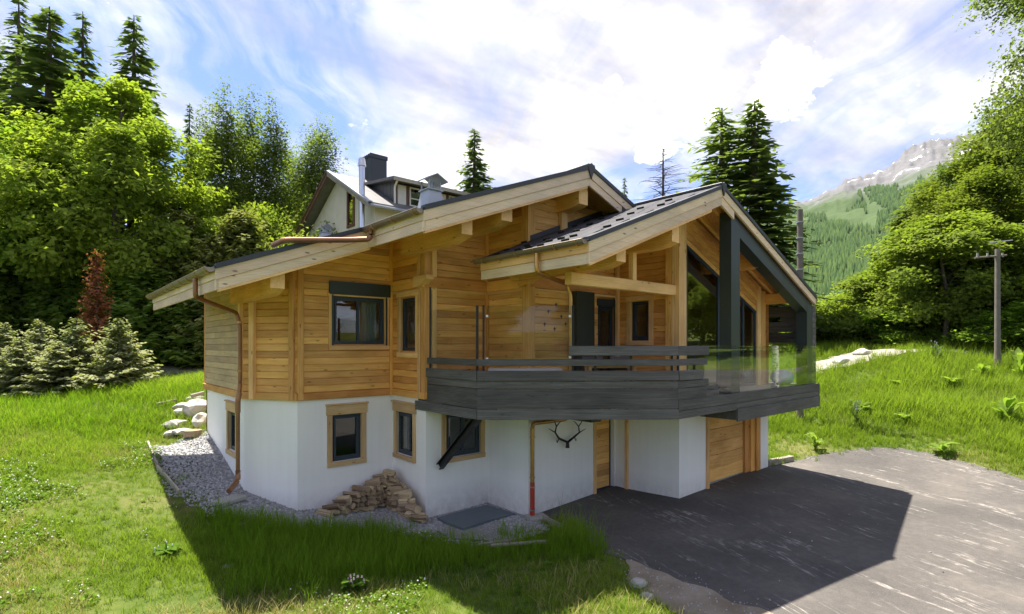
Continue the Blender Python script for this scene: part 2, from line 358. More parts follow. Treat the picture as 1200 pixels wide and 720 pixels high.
def terr(p):
    p = np.atleast_2d(p).astype(float); out = np.empty(len(p))
    for i in range(0, len(p), 20000):
        q = p[i:i+20000]; out[i:i+20000] = _phi(((q[:, None]-_A[None])**2).sum(-1))@_S[:_n]+np.c_[np.ones(len(q)), q]@_S[_n:]
    r = np.linalg.norm(p-XZ(0, 15), axis=1); k = np.clip((r-48)/25, 0, 1); k = k*k*(3-2*k)
    return out*(1-k)+5.5*k
def tz(x, y): return float(terr((x, y))[0])

ZD = -.06
def g2(px, py, z=ZD): p = pz(px, py, z); return (p.x, p.y)
DRIVE = [g2(628,607,-.24), g2(672,618,-.16), g2(705,640), g2(745,655), g2(790,672), g2(850,697), g2(915,722), (5.5,-2), (12,-6), (30,-6), (30,.5), g2(1290,578,0), g2(1200,562,0), g2(1150,551,0), g2(1100,541,0), g2(1060,534,0), g2(1020,530,0), g2(985,530,0), g2(950,534,0), g2(922,540,0), (15.9,7.2), (15.6,7.4), (11.3,7.4), (11.3,9.0), (8.1,9.0)]
GRAVEL = [(3.4,16.5),(2.75,16.7),(1.95,16.2),(1.9,14.5),(2.05,12.9),(2.7,11.6),(3.6,10.75),(4.9,10.1),(5.9,8.9),(6.6,8.0),(7.6,7.85),(8.3,8.0),(8.2,9.0),(8.2,10.4),(6.5,10.5),(6.5,12),(4.3,12),(3.5,13.2)]
DIRT = [g2(735,650), g2(745,655), g2(790,672), g2(850,697), g2(915,722), (5.5,-2), (4.6,-2), g2(800,722), g2(760,700), g2(735,672)]
def LOCUS(pts): return [tuple(PZ(px, Z)) for px, Z in pts]
PATHL = LOCUS([(-60,25.5),(100,25.2),(170,24.5),(250,23.5),(330,24),(330,27.5),(245,26.8),(170,26.8),(80,27),(-60,28)])
PATHR = LOCUS([(955,24.6),(985,24.9),(1040,24.6),(1100,23.9),(1200,22.5),(1300,21.4),(1300,22.0),(1200,23.2),(1100,24.7),(1060,25.4),(1045,26.6),(1020,27.2),(985,26.8),(950,26)])
# ground sheet: fine near the house, coarse to the horizon
def axis(lo, hi, fine0, fine1, st, big):
    a = list(np.arange(fine0, fine1, st)); s = st
    x = fine1
    while x < hi: a.append(x); s = min(s*1.25, big); x += s
    a.append(hi); x = fine0; s = st; b = []
    while x > lo: s = min(s*1.25, big); x -= s; b.append(max(x, lo))
    return np.array(b[::-1]+a)
gx = axis(-9000, 9000, -22, 34, .35, 900); gy = axis(-9000, 9000, -8, 42, .35, 900)
GX, GY = np.meshgrid(gx, gy); P2 = np.c_[GX.ravel(), GY.ravel()]
gz = terr(P2)
hn = np.array([noise.noise((x*.9, y*.9, 0))*.045+noise.noise((x*.25, y*.25, 5))*.10 if abs(x) < 60 and abs(y) < 60 else 0 for x, y in P2])
fl = np.clip(polydist(P2, PLAN)/2.5, 0, 1)*np.clip(np.where(inpoly(P2, DRIVE), -polydist(P2, DRIVE), polydist(P2, DRIVE))/1.2, 0, 1)
gz = gz+hn*fl
gz = np.where(inpoly(P2, DRIVE), gz-.01, gz)
nx, ny = len(gx), len(gy); I = np.arange(nx*ny).reshape(ny, nx)
Q = np.c_[I[:-1, :-1].ravel(), I[:-1, 1:].ravel(), I[1:, 1:].ravel(), I[1:, :-1].ravel()]
gme = fast_mesh('ground', np.c_[P2, gz], Q, smooth=True)
m, t = new_mat('meadow_soil'); pos = t.n('ShaderNodeNewGeometry').outputs['Position']
n1 = t.noise(pos, .45, 5); n2 = t.noise(pos, 5., 5); n3 = t.noise(pos, 40., 3)
c = t.ramp(t.math('ADD', t.math('MULTIPLY', n1, .6), t.math('MULTIPLY', n2, .4)), [(.36, (.045, .085, .013)), (.52, (.10, .135, .026)), (.66, (.19, .175, .07))])
c = t.mix(t.math('MULTIPLY', n3, .35), c, (.04, .05, .015))
finish(t, pbr(t, c, .95, bump=n3, bstr=.6, bdist=.03, spec=.1)); MT['ground'] = m
ground = obj('ground', gme, 'ground'); tag(ground, kind='structure')

def sheet(name, poly, lift, mat, step=.3, jit=0, wob=0):
    pts = []
    for i in range(len(poly)):
        a = np.array(poly[i]); b = np.array(poly[(i+1) % len(poly)]); k = max(1, int(np.linalg.norm(b-a)/.12))
        for j in range(k):
            p = a+(b-a)*j/k
            if wob: p = p+np.array([noise.noise((p[0]*2.3, p[1]*2.3, 1)), noise.noise((p[0]*2.3, p[1]*2.3, 9))])*wob
            pts.append(p)
    nb = len(pts); lo = np.min(pts, 0); hi = np.max(pts, 0)
    gx, gy = np.meshgrid(np.arange(lo[0], hi[0], step), np.arange(lo[1], hi[1], step)); gp = np.c_[gx.ravel(), gy.ravel()]
    gp = gp[inpoly(gp, [tuple(p) for p in pts])]; gp = gp[polydist(gp, [tuple(p) for p in pts]) > step*.5]
    allp = [Vector(p) for p in pts]+[Vector(p) for p in gp]
    vs, es, fs, *_ = delaunay_2d_cdt(allp, [], [list(range(nb))], 1, 1e-5)
    V = np.array([(v.x, v.y) for v in vs]); z = terr(V)+lift
    me = bpy.data.meshes.new(name); me.from_pydata([(x, y, zz) for (x, y), zz in zip(V, z)], [], [tuple(f) for f in fs]); me.update()
    if len(me.polygons) and me.polygons[0].normal.z < 0: me.flip_normals()
    o = obj(name, me, mat, smooth=True); return o
m, t = new_mat('worn_asphalt'); pos = t.n('ShaderNodeNewGeometry').outputs['Position']
n1 = t.noise(pos, .5, 5); n3 = t.noise(pos, 85., 3, .75); n4 = t.noise(pos, 8., 5, .65)
strk = t.noise(t.map(t.map(pos, rot=(0, 0, R(112))), scale=(.27, 2.2, 1)), .8, 8, .60, .35)
sk = t.math('SUBTRACT', 1.0, t.math('MULTIPLY', t.math('ABSOLUTE', t.math('SUBTRACT', strk, .53)), 70.), clamp=True)
sk = t.math('MULTIPLY', sk, t.math('MULTIPLY', t.ramp(t.noise(pos, .9, 3), [(.44, 0), (.58, 1)]), t.ramp(n4, [(.38, .1), (.62, 1)])))
dust = t.ramp(t.math('ADD', t.math('MULTIPLY', n1, .72), t.math('MULTIPLY', n4, .28)), [(.33, (.052, .049, .047)), (.5, (.080, .073, .067)), (.68, (.128, .115, .102))])
c = t.mix(t.math('MULTIPLY', t.ramp(n3, [(.48, 0), (.74, 1)]), .55), dust, (.19, .175, .16))
c = t.mix(t.math('MULTIPLY', sk, .75), c, (.42, .39, .35))
finish(t, pbr(t, c, .85, bump=n3, bstr=.3, bdist=.004, spec=.3)); MT['asphalt'] = m
tag(sheet('driveway', DRIVE, .012, 'asphalt', .5, wob=.10), kind='structure')
m, t = new_mat('gravel_bed'); pos = t.n('ShaderNodeNewGeometry').outputs['Position']
vo = t.n('ShaderNodeTexVoronoi', {'Vector': pos, 'Scale': 34.}); n1 = t.noise(pos, 2.2, 4)
c = t.mix(n1, t.mix(t.n('ShaderNodeSeparateColor', {0: vo.outputs[1]}).outputs[0], (.16, .16, .165), (.46, .45, .44)), (.30, .29, .28))
finish(t, pbr(t, c, .9, bump=vo.outputs[0], bstr=.9, bdist=.03, spec=.2)); MT['gravel'] = m
tag(sheet('gravel_strip', GRAVEL, .010, 'gravel', .3, wob=.10), kind='structure')
m, t = new_mat('dry_soil'); pos = t.n('ShaderNodeNewGeometry').outputs['Position']
n1 = t.noise(pos, 1.5, 6); n2 = t.noise(pos, 30., 4)
c = t.ramp(n1, [(.3, (.20, .155, .105)), (.6, (.36, .31, .235))]); c = t.mix(t.math('MULTIPLY', n2, .5), c, (.16, .13, .09))
finish(t, pbr(t, c, .95, bump=n2, bstr=.8, bdist=.03, spec=.1)); MT['dry_soil'] = m
tag(sheet('dirt_patch', DIRT, .02, 'dry_soil', .3, wob=.18), kind='structure')
m, t = new_mat('pale_track'); pos = t.n('ShaderNodeNewGeometry').outputs['Position']
n1 = t.noise(pos, 1.2, 5); n2 = t.noise(pos, 22., 4)
c = t.ramp(n1, [(.3, (.22, .20, .17)), (.65, (.38, .355, .31))]); c = t.mix(t.math('MULTIPLY', n2, .4), c, (.22, .20, .17))
finish(t, pbr(t, c, .95, bump=n2, bstr=.6, bdist=.03, spec=.1)); MT['track'] = m
tag(sheet('gravel_path', PATHL, .05, 'track', .6, wob=.2), kind='structure')
tag(sheet('stony_path', PATHR, .06, 'track', .6, wob=.3), kind='structure')
# ================================================================== THE CHALET
CHALET = thing('chalet', (9, 11, -.2), 'modern timber chalet on white plaster base with dark balcony and gabled roofs', 'house')
ZT = 2.32
RB, RZ, RS = 9.01, 7.41, .375                                # main ridge
FB, FZ, FL, FR = 10.97, 6.92, .388, .402                     # front ridge, left and right pitch
AM, AW, AF, ABK = 7.8, 9.9, 5.78, 16.9
def Tm(b): return RZ-RS*(RB-b) if b <= RB else RZ-.38*(b-RB)
def Tf(b): return FZ-FL*(FB-b) if b <= FB else FZ-FR*(b-FB)
def under(b, a):
    if a < 8.6: return Tf(b)-.22
    return max(Tm(b), Tf(b) if b > 10.3 else -9)-.22
class Seg:
    def __init__(s, p0, p1):
        s.p0 = Vector((*p0, 0)); s.p1 = Vector((*p1, 0)); s.d = (s.p1-s.p0).normalized(); s.L = (s.p1-s.p0).length
        s.o = Vector((s.d.y, -s.d.x, 0))
    def pt(s, u, z, y=0): return s.p0+s.d*u-s.o*y+Vector((0, 0, z))       # y counts inwards
    def M(s, u=0, z=0):
        M = Matrix.Identity(4); y = -s.o
        for i in range(3): M[i][0], M[i][1], M[i][2] = s.d[i], y[i], (0, 0, 1)[i]
        M.translation = s.pt(u, z); return M
    def u(s, b=None, a=None): return (a-s.p0.y)/s.d.y if b is None else (b-s.p0.x)/s.d.x
SG = [Seg(PLAN[i], PLAN[i+1]) for i in range(len(PLAN)-1)]
W1, W2, W3, W4, W5, W6, W7, W8, W9, W10 = SG
def panel(name, sg, u0, u1, z0, z1, holes, y, mat, parent, deep=.22):
    """flat wall skin with rectangular openings and reveals"""
    us = sorted({u0, u1, *[h for q in holes for h in q[:2]]}); zs = sorted({z0, z1, *[h for q in holes for h in q[2:]]})
    mb = MB()
    for i in range(len(us)-1):
        for j in range(len(zs)-1):
            um, zm = (us[i]+us[i+1])/2, (zs[j]+zs[j+1])/2
            if any(q[0] < um < q[1] and q[2] < zm < q[3] for q in holes): continue
            mb.add([sg.pt(us[i], zs[j], y), sg.pt(us[i+1], zs[j], y), sg.pt(us[i+1], zs[j+1], y), sg.pt(us[i], zs[j+1], y)], [(0, 1, 2, 3)])
    for q in holes:
        c = [(q[0], q[2]), (q[1], q[2]), (q[1], q[3]), (q[0], q[3])]
        for k in range(4):
            a, b = c[k], c[(k+1) % 4]
            mb.add([sg.pt(*a, y), sg.pt(*b, y), sg.pt(*b, y+deep), sg.pt(*a, y+deep)], [(3, 2, 1, 0)])
    return obj(name, mb, mat, parent)
def bx(name, sg, u0, u1, y0, y1, z0, z1, mat, parent, c=.006):
    """piece of timber lying in wall coordinates, grain along its longer side"""
    mid = (y0+y1)/2
    if (u1-u0) >= (z1-z0): return plank(name, sg.pt(u0, (z0+z1)/2, mid), sg.pt(u1, (z0+z1)/2, mid), y1-y0, z1-z0, mat, parent, (0, 0, 1), c)
    um = (u0+u1)/2
    return plank(name, sg.pt(um, z0, mid), sg.pt(um, z1, mid), y1-y0, u1-u0, mat, parent, sg.d, c)
def ring(w, h, t, y0, y1, mull=()):
    mb = MB(); mb.box(0, w, y0, y1, 0, t).box(0, w, y0, y1, h-t, h).box(0, t, y0+.001, y1-.001, t, h-t).box(w-t, w, y0+.001, y1-.001, t, h-t)
    for u in mull: mb.box(u-t*.6, u+t*.6, y0+.002, y1-.002, t, h-t)
    return mb
def window(sg, u0, u1, z0, z1, y=0., casing='casing', cw=.11, head=.11, cap=False, mull=(), curtain=None, sill=True, name='window', ring_mat='window_metal', sash=True):
    w, h = u1-u0, z1-z0
    o = obj(name, ring(w, h, .055, y+.05, y+.11, mull), ring_mat, CHALET, sg.M(u0, z0))
    if sash:
        k = .06; obj('sash', ring(w-2*k, h-2*k, .045, y+.035, y+.085), ring_mat, o, sg.M(u0+k, z0+k))
    obj('pane', MB().box(.05, w-.05, y+.075, y+.081, .05, h-.05), 'pane', o, sg.M(u0, z0))
    if casing:
        bx('head_board', sg, u0-cw-.02, u1+cw+.02, y-.045, y+.045, z1-.005, z1+head, casing, o)
        if cap: bx('head_cap', sg, u0-cw-.04, u1+cw+.04, y-.075, y+.04, z1+head, z1+head+.035, casing, o)
        for q0, q1 in ((u0-cw, u0+.005), (u1-.005, u1+cw)): bx('jamb_board', sg, q0, q1, y-.035, y+.045, z0-.004, z1-.006, casing, o)
        if sill: bx('sill', sg, u0-cw, u1+cw, y-.05, y+.045, z0-cw, z0-.005, casing, o)
    if curtain:
        c0, c1 = curtain; mb = MB(); n = 40
        prof = [(c0+(c1-c0)*i/n, .24+.03*math.sin(i*1.1)+.012*math.sin(i*2.7)) for i in range(n+1)]
        mb.add([(x, yy, .06) for x, yy in prof]+[(x, yy, h-.04) for x, yy in prof], [(i, i+1, n+2+i, n+1+i) for i in range(n)])
        obj('curtain', mb, 'curtain', o, sg.M(u0, z0), smooth=True)
    return o
def boards(sg, wall, holes, mat, z0=2.48, z1=9, u0=0., u1=None, h=.150, y=0., clip=True):
    u1 = sg.L if u1 is None else u1; k = 0
    z = z0
    while z < z1-.02:
        zt = min(z+h, z1); zm = (z+zt)/2
        iv = [(u0, u1)]
        for q in holes:
            if q[2]-.03 < zm < q[3]+.03:
                nv = []
                for a, b in iv:
                    if q[0] > a+.02: nv.append((a, min(b, q[0])))
                    if q[1] < b-.02: nv.append((max(a, q[1]), b))
                iv = [i for i in nv if i[1]-i[0] > .02]
        done = True
        for a, b in iv:
            if clip:
                n = 40; ok = [under(*sg.pt(a+(b-a)*i/n, 0).xy) > z+.01 for i in range(n+1)]
                if not any(ok): continue
                i0 = ok.index(True); i1 = n-ok[::-1].index(True); a, b = a+(b-a)*i0/n, a+(b-a)*i1/n
            if b-a < .05: continue
            done = False
            cuts = [a, b] if b-a < 2.4 or random.random() < .5 else [a, a+(b-a)*random.uniform(.3, .7), b]
            for c0, c1 in zip(cuts[:-1], cuts[1:]):
                j = random.uniform(-.004, .004)
                bx('board', sg, c0+.001, c1-.001, y+j, y+.05+j, z+.0015, zt-.0015, mat, wall, .011)
        z = zt
        if done and z > 3.5 and clip: break
# ---- openings (wall coordinates)
u3 = lambda b: b-4.02
HL = {W1: [(2.40, 3.10, 1.02, 1.95)], W3: [(u3(4.80), u3(5.50), .90, 1.95)], W4: [(.15, .93, .95, 1.95)], W5: [(.57, 1.57, .95, 1.95)], W7: [(2.28, 3.04, -.45, 1.98)], W9: [(1.26, 4.15, -.5, 1.95)]}
HU = {W3: [(u3(4.80), u3(6.07), 3.50, 4.92)], W4: [(.44, 1.14, 3.34, 4.62)], W7: [(2.36, 2.98, 2.40, 4.66)], W8: [(.47, 1.01, 3.62, 4.60)]}
# plaster base
for i, sg in enumerate(SG):
    pv = SG[i-1] if i else None; nx_ = SG[i+1] if i < len(SG)-1 else None
    def ext(s0, s1):     # mitre shift for the inset skin
        c = s0.d.cross(s1.d).z; ang = s0.d.angle(s1.d); return math.tan(ang/2)*.05*(1 if c > 0 else -1)
    e0 = -ext(pv, sg)*-1 if pv else 0; e1 = ext(sg, nx_) if nx_ else 0
    panel('plaster_wall', sg, e0, sg.L-e1, -.8, ZT+.02, HL.get(sg, []), .05, 'plaster', CHALET, .28)
# timber storey
for i, sg in enumerate(SG):
    if sg is W10: L, top = sg.L, 4.7
    hs = HU.get(sg, [])
    top = min(under(*sg.pt(0, 0).xy), under(*sg.pt(sg.L, 0).xy))-.05
    if sg is W9: continue
    if sg is W10: top = 4.9
    wl = panel('timber_wall', sg, .03, sg.L-.03, ZT+.0, top, hs, .056, 'larch_dark', CHALET, .16)
    if sg is W10: continue
    mt = 'larch_grey' if sg is W1 else 'larch' if sg in (W2, W3) else 'larch_dark' if sg in (W4, W8) else 'larch'
    boards(sg, wl, [(q[0]-.02, q[1]+.02, q[2], q[3]) for q in hs], mt)
    bx('sole_plate', sg, -.01, sg.L+.01, -.035, .05, ZT, 2.478, 'larch_dark' if sg not in (W1, W2) else 'larch', wl, .012)
    if sg in (W4, W5, W6, W7):
        bx('ring_beam', sg, .0, sg.L, -.06, .03, 4.77, 5.01, 'larch_dark', wl, .012)
        bx('beam_moulding', sg, .0, sg.L, -.025, .03, 4.71, 4.767, 'larch_pale', wl, .006)
# corner posts
def post(x, y, z0, z1, s=.2, mat='larch_pale', d=(1, 0, 0), name='corner_post', parent=None, s2=None):
    return plank(name, (x, y, z0), (x, y, z1), s2 or s, s, mat, parent or CHALET, d, .012)
post(3.27, 12.93, ZT+.01, under(3.3, 12)+.1, .15, 'larch_pale'); post(3.31, 16.55, ZT+.01, under(3.3, 12)+.1, .13, 'larch_dark')
post(3.40, 12.60, ZT+.012, under(3.4, 12)+.1, .13, 'larch_pale', W2.d)
post(3.95, 11.72, ZT+.012, under(4.0, 12)+.1, .12, 'larch', W2.d); post(4.09, 11.665, ZT+.013, under(4.1, 12)+.1, .13, 'larch')
post(6.22, 11.61, ZT+.01, under(6.2, 11)+.1, .07, 'larch_dark')
post(6.30, 10.19, ZT+.01, under(6.3, 10)+.1, .16, 'larch'); post(6.47, 10.15, ZT+.01, under(6.5, 10)+.1, .12, 'larch_pale'); post(6.27, 10.36, ZT+.01, under(6.3, 10)+.1, .12, 'larch_pale')
post(7.95, 10.11, ZT+.01, under(7.9, 10)+.1, .07, 'larch_dark')
post(8.03, 8.74, ZT+.01, under(8, 8.7)+.1, .22, 'larch')
post(11.02, 6.90, 2.40, Tf(11)-.2, .20, 'larch_pale', s2=.22); post(11.01, 7.10, 2.40, Tf(11)-.2, .16, 'larch')
post(11.19, 6.86, 2.40, Tf(11.2)-.2, .11, 'larch_pale'); post(11.0, 8.62, 2.40, 6.3, .10, 'larch_pale')
post(9.0, 8.655, 5.9, 6.62, .2, 'larch_pale'); post(14.92, 6.88, 2.40, Tf(14.9)-.2, .2, 'larch_pale'); post(15.2, 6.9, 2.40, Tf(15.2)-.2, .22, 'larch')
# beam noses on the corner posts
def nose(name, b0, b1, a_end, a_back, zt, zf, zb, mat='larch', parent=None):
    prof = [(a_end, zt), (a_end, zf), (a_end+.10, zf-.03), (a_end+.22, (zf+zb)/2-.02), (a_end+.42, zb), (a_back, zb), (a_back, zt)]
    mb = MB().prism([(0, a-a_end, z-zt) for a, z in prof], (b1-b0, 0, 0))
    M = Matrix.Translation((b0, a_end, zt))
    # rotate so that the grain (local x) runs along the beam
    Rz = Matrix.Rotation(R(90), 4, 'Z'); mb.v = [tuple(Rz.inverted() @ Vector(v)) for v in mb.v]
    o = obj(name, mb, mat, parent or CHALET, M @ Rz)
    o.data.materials.append(MT['larch_pale'])
    for f in o.data.polygons:
        if (Rz.to_3x3() @ f.normal).y < -.95: f.material_index = 1
    return o
nose('purlin', 5.69, 5.93, 7.98, 10.2, Tm(5.8)-.22, 5.53, 5.42); nose('purlin', 6.63, 6.90, 7.98, 10.2, Tm(6.75)-.22, 5.92, 5.80)
nose('purlin', 8.84, 9.13, 7.98, 8.9, Tm(9)-.24, 6.62, 6.55); nose('purlin', 3.02, 3.27, 10.1, 12.9, Tm(3.15)-.22, 4.53, 4.42)
nose('purlin', 7.54, 7.80, 5.93, 8.8, Tf(7.6)-.2, 4.98, 4.885); nose('purlin', 9.27, 9.52, 5.93, 8.8, Tf(9.4)-.2, 5.54, 5.45)
nose('purlin', 13.2, 13.45, 5.95, 7.2, Tf(13.3)-.2, 5.45, 5.40, 'larch_dark'); nose('purlin', 15.3, 15.55, 5.95, 10, Tf(15.4)-.2, 4.72, 4.66, 'larch_dark')
nose('beam_bracket', 6.10, 6.30, 9.86, 10.4, 5.01, 4.92, 4.78, 'larch_pale'); nose('beam_bracket', 7.86, 8.06, 8.44, 8.9, 5.01, 4.92, 4.78, 'larch')
# porch tie beam with its king post
plank('tie_beam', (7.42, 6.97, 4.765), (10.94, 6.97, 4.765), .17, .235, 'larch_pale', CHALET, c=.015)
post(9.40, 6.97, 4.885, 5.47, .13, 'larch_pale', name='king_post'); post(7.62, 7.05, 4.886, 5.25, .15, 'larch', name='king_post')
# windows and doors
window(W3, *HL[W3][0], y=.05, head=.21, cap=True, mull=()); window(W4, *HL[W4][0], y=.05, head=.21, cap=True, mull=(.52,)); window(W5, *HL[W5][0], y=.05, head=.11, mull=(.5,)); window(W1, *HL[W1][0], y=.05, head=.21, cap=True)
q = HU[W3][0]; wn = window(W3, q[0], q[1], q[2], 4.61, cw=.10, head=.05, mull=(.62,), casing='larch_pale', curtain=(.78, 1.16))
sb = obj('shutter_box', MB().box(-.09, q[1]-q[0]+.12, -.06, .10, 4.635-q[2], 4.93-q[2]), 'green_metal', wn, W3.M(q[0], q[2]))
obj('guide_rail', MB().box(-.035, -.002, -.055, -.036, 0, 1.13), 'green_metal', wn, W3.M(q[0], q[2])); obj('guide_rail', MB().box(q[1]-q[0]+.002, q[1]-q[0]+.035, -.055, -.036, 0, 1.13), 'green_metal', wn, W3.M(q[0], q[2]))
window(W4, *HU[W4][0], casing='larch_pale', cw=.12, head=.12); window(W8, *HU[W8][0], casing='larch_pale', cw=.12, head=.12)
q = HU[W7][0]; dr = window(W7, q[0], q[1], q[2], q[3]-.18, casing=None, name='balcony_door'); bx('door_head', W7, q[0]-.06, q[1]+.06, -.04, .05, q[3]-.18, q[3], 'window_metal', dr)
obj('handle', MB().box(.08, .10, -.03, .03, 1.02, 1.05).box(.08, .20, -.035, -.02, 1.02, 1.05), 'steel', dr, W7.M(q[0], q[2]))
obj('clad_pier', MB().box(9.28, 9.90, 8.44, 8.685, 2.40, 4.76), 'green_metal', CHALET)
# lower entrance door
q = HL[W7][0]; dr = obj('entrance_door', MB().box(0, q[1]-q[0], .17, .21, 0, 2.4), 'window_metal', CHALET, W7.M(q[0], -.42))
for k in range(14): bx('board', W7, q[0]+.03, q[1]-.09, .145, .168, -.1+k*.148, -.1+(k+1)*.148-.004, 'larch', dr, .006)
bx('jamb_board', W7, q[0]-.06, q[0]+.03, .01, .16, -.4, 1.98, 'larch_pale', dr); bx('threshold', W7, q[0], q[1], .06, .20, -.4, -.13, 'window_metal', dr)
bx('jamb_board', W8, .27, .36, -.005, .06, -.4, 1.98, 'larch_pale', dr)
# garage door with planks
g0, g1 = HL[W9][0][:2]
gd = obj('garage_door', MB().box(0, g1-g0, .24, .27, 0, 2.6), 'window_metal', CHALET, W9.M(g0, -.6))
for k in range(6): bx('board', W9, g0+.07, 3.46, .205, .238, .02+k*.335, .02+(k+1)*.335-.006, 'larch', gd, .006)
bx('jamb_board', W9, g0-.03, g0+.07, .0, .30, -.4, 1.95, 'larch_pale', gd)
for k, uu in enumerate((3.47, 3.70, 3.93)): bx('jamb_board', W9, uu, uu+.225, .03+.055*(2-k), .25, -.4, 1.95, 'larch_dark', gd)
bx('bottom_seal', W9, g0+.07, 3.46, .19, .24, -.05, .015, 'grey_metal', gd)
# floor slab, inner walls
mb = MB().prism([(x, y, 2.28) for x, y in [(3.4,16.4),(3.4,13),(4.15,11.8),(6.4,11.8),(6.4,10.3),(8.15,10.3),(8.15,8.85),(11.2,8.85),(11.2,7.0),(15.5,7.0),(15.5,16.4)]], (0, 0, .12))
obj('floor_slab', mb, 'interior_floor', CHALET)
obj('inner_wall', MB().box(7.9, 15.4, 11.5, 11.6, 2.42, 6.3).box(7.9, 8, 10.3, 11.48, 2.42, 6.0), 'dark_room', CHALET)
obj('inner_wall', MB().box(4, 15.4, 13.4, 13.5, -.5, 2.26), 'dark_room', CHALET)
bw = obj('back_wall', MB().box(3.3, 15.7, 16.5, 16.6, -.3, 5.2), 'larch_grey', CHALET)
# ---- glazed gable
gz_ = obj('glazed_gable', MB(), 'window_metal', CHALET)
mb = MB(); gt = lambda b: Tf(b)-.93
def quadb(b0, b1, z0f, z1f, a0, a1): mb.prism([(b0, a0, z0f(b0)), (b1, a0, z0f(b1)), (b1, a0, z1f(b1)), (b0, a0, z1f(b0))], (0, a1-a0, 0))
quadb(11.26, 14.82, lambda b: gt(b)-.07, gt, 6.83, 6.90)
for b in (11.27, 12.75, 14.05, 14.75): quadb(b, b+.06, lambda q: 2.42, lambda q: gt(q)-.071, 6.835, 6.895)
quadb(11.26, 14.82, lambda b: 2.42, lambda b: 2.48, 6.832, 6.898)
gz_.data = mb.mesh('glazed_gable'); gz_.data.materials.append(MT['window_metal'])
for b0, b1 in ((11.33, 12.75), (12.81, 14.05), (14.11, 14.75)):
    mb = MB(); quadb(b0, b1, lambda b: 2.48, lambda b: gt(b)-.07, 6.86, 6.868); obj('pane', mb, 'pane', gz_)
n = 30; prof = [(13.75+.45*i/n, 7.05+.035*math.sin(i*1.2)) for i in range(n+1)]
mb = MB().add([(x, y, 2.45) for x, y in prof]+[(x, y, gt(x)-.15) for x, y in prof], [(i, i+1, n+2+i, n+1+i) for i in range(n)]); obj('curtain', mb, 'curtain', gz_, smooth=True)
for k in range(5):
    z_ = lambda b, dz: Tf(b)-.925+k*.148+dz
    mb = MB(); y0 = 6.86-.02*k; L = (11.24, 14.84)
    mb.prism([(L[0]-11.2, 0, z_(L[0], .002)-5), (L[1]-11.2, 0, z_(L[1], .002)-5), (L[1]-11.2, 0, z_(L[1], .145)-5), (L[0]-11.2, 0, z_(L[0], .145)-5)], (0, .05, 0))
    obj('raking_board', mb, 'larch', gz_, Matrix.Translation((11.2, y0, 5)))
# ---- roofs
def slab(name, rects, dz0, dz1, mat, parent):
    mb = MB()
    for b0, b1, a0, a1, zf in rects: mb.prism([(b0, a0, zf(b0)+dz0), (b1, a0, zf(b1)+dz0), (b1, a0, zf(b1)+dz1), (b0, a0, zf(b0)+dz1)], (0, a1-a0, 0))
    return obj(name, mb, mat, parent)
def rake(name, b0, b1, zf, d0, d1, a0, a1, mat, parent, cut0=0, cut1=0):
    o = Vector((b0, a0, zf(b0)))
    mb = MB().prism([Vector((b0, a0, zf(b0)+d0))-o, Vector((b1, a0, zf(b1)+d0))-o, Vector((b1, a0, zf(b1)+d1))-o, Vector((b0, a0, zf(b0)+d1))-o], (0, a1-a0, 0))
    return obj(name, mb, mat, parent, Matrix.Translation(o))
def gutter(b, a0, a1, z, parent, r=.075, mat='zinc', step=.75, nm='gutter'):
    mb = MB(); n = 12
    pr = [(b+r*math.cos(math.pi+math.pi*i/n), z+r*math.sin(math.pi+math.pi*i/n)) for i in range(n+1)]; pi_ = [(b+(r-.008)*math.cos(math.pi+math.pi*i/n), z+.002+(r-.008)*math.sin(math.pi+math.pi*i/n)) for i in range(n+1)]
    loop = pr+pi_[::-1]
    mb.prism([(x, a0, zz) for x, zz in loop], (0, a1-a0, 0))
    mb.prism([(x, a0-.004, zz) for x, zz in pr], (0, .008, 0)); mb.prism([(x, a1-.004, zz) for x, zz in pr], (0, .008, 0))
    mb.tube([(b-r-.004, a0, z+.003), (b-r-.004, a1, z+.003)], .010, 6)
    g = obj(nm, mb, mat, parent)
    a = a0+.15
    while a < a1-.05:
        mb = MB(); mb.tube([(b+(r+.008)*math.cos(math.pi+math.pi*i/8), a, z+(r+.008)*math.sin(math.pi+math.pi*i/8)) for i in range(9)]+[(b+r+.03, a, z+.05)], .008, 5)
        obj('gutter_bracket', mb, 'copper_bright', g); a += step
    return g
def rafters(parent, b0, b1, zf, a0, a1, step, mat='larch_dark', h=.13):
    a = a0
    while a < a1:
        plank('rafter', (b0, a, zf(b0)-.07-h/2), (b1, a, zf(b1)-.07-h/2), .08, h, mat, parent, c=.01); a += step
MR = [(4.77, RB, AM, ABK, Tm), (2.08, 4.77, AW, ABK, Tm), (RB, 10.62, AM, ABK, Tm)]
roof = slab('main_roof', MR, -.032, 0, 'anthracite', CHALET)
slab('soffit', [(b0+.0, b1, a0+.05, a1, z) for b0, b1, a0, a1, z in MR], -.068, -.033, 'larch', roof)
rafters(roof, 2.12, RB-.05, Tm, AW+.16, 13.0, .62); rafters(roof, 4.82, RB-.05, Tm, AM+.12, AW, .7)
for d0, d1, off in ((-.235, -.055, 0), (-.405, -.24, .022)):
    rake('barge_board', 4.79, RB-.002, Tm, d0, d1, AM+off, AM+off+.045, 'barge', roof); rake('barge_board', RB+.002, 10.62, Tm, d0, d1, AM+off, AM+off+.045, 'barge', roof)
    rake('barge_board', 2.10, 4.86, Tm, d0, d1, AW+off, AW+off+.045, 'barge', roof)
for b0, b1, a in ((4.79, RB, AM), (RB, 10.62, AM), (2.10, 4.77, AW)): rake('edge_flashing', b0, b1, Tm, -.052, .035, a-.03, a+.10, 'anthracite', roof)
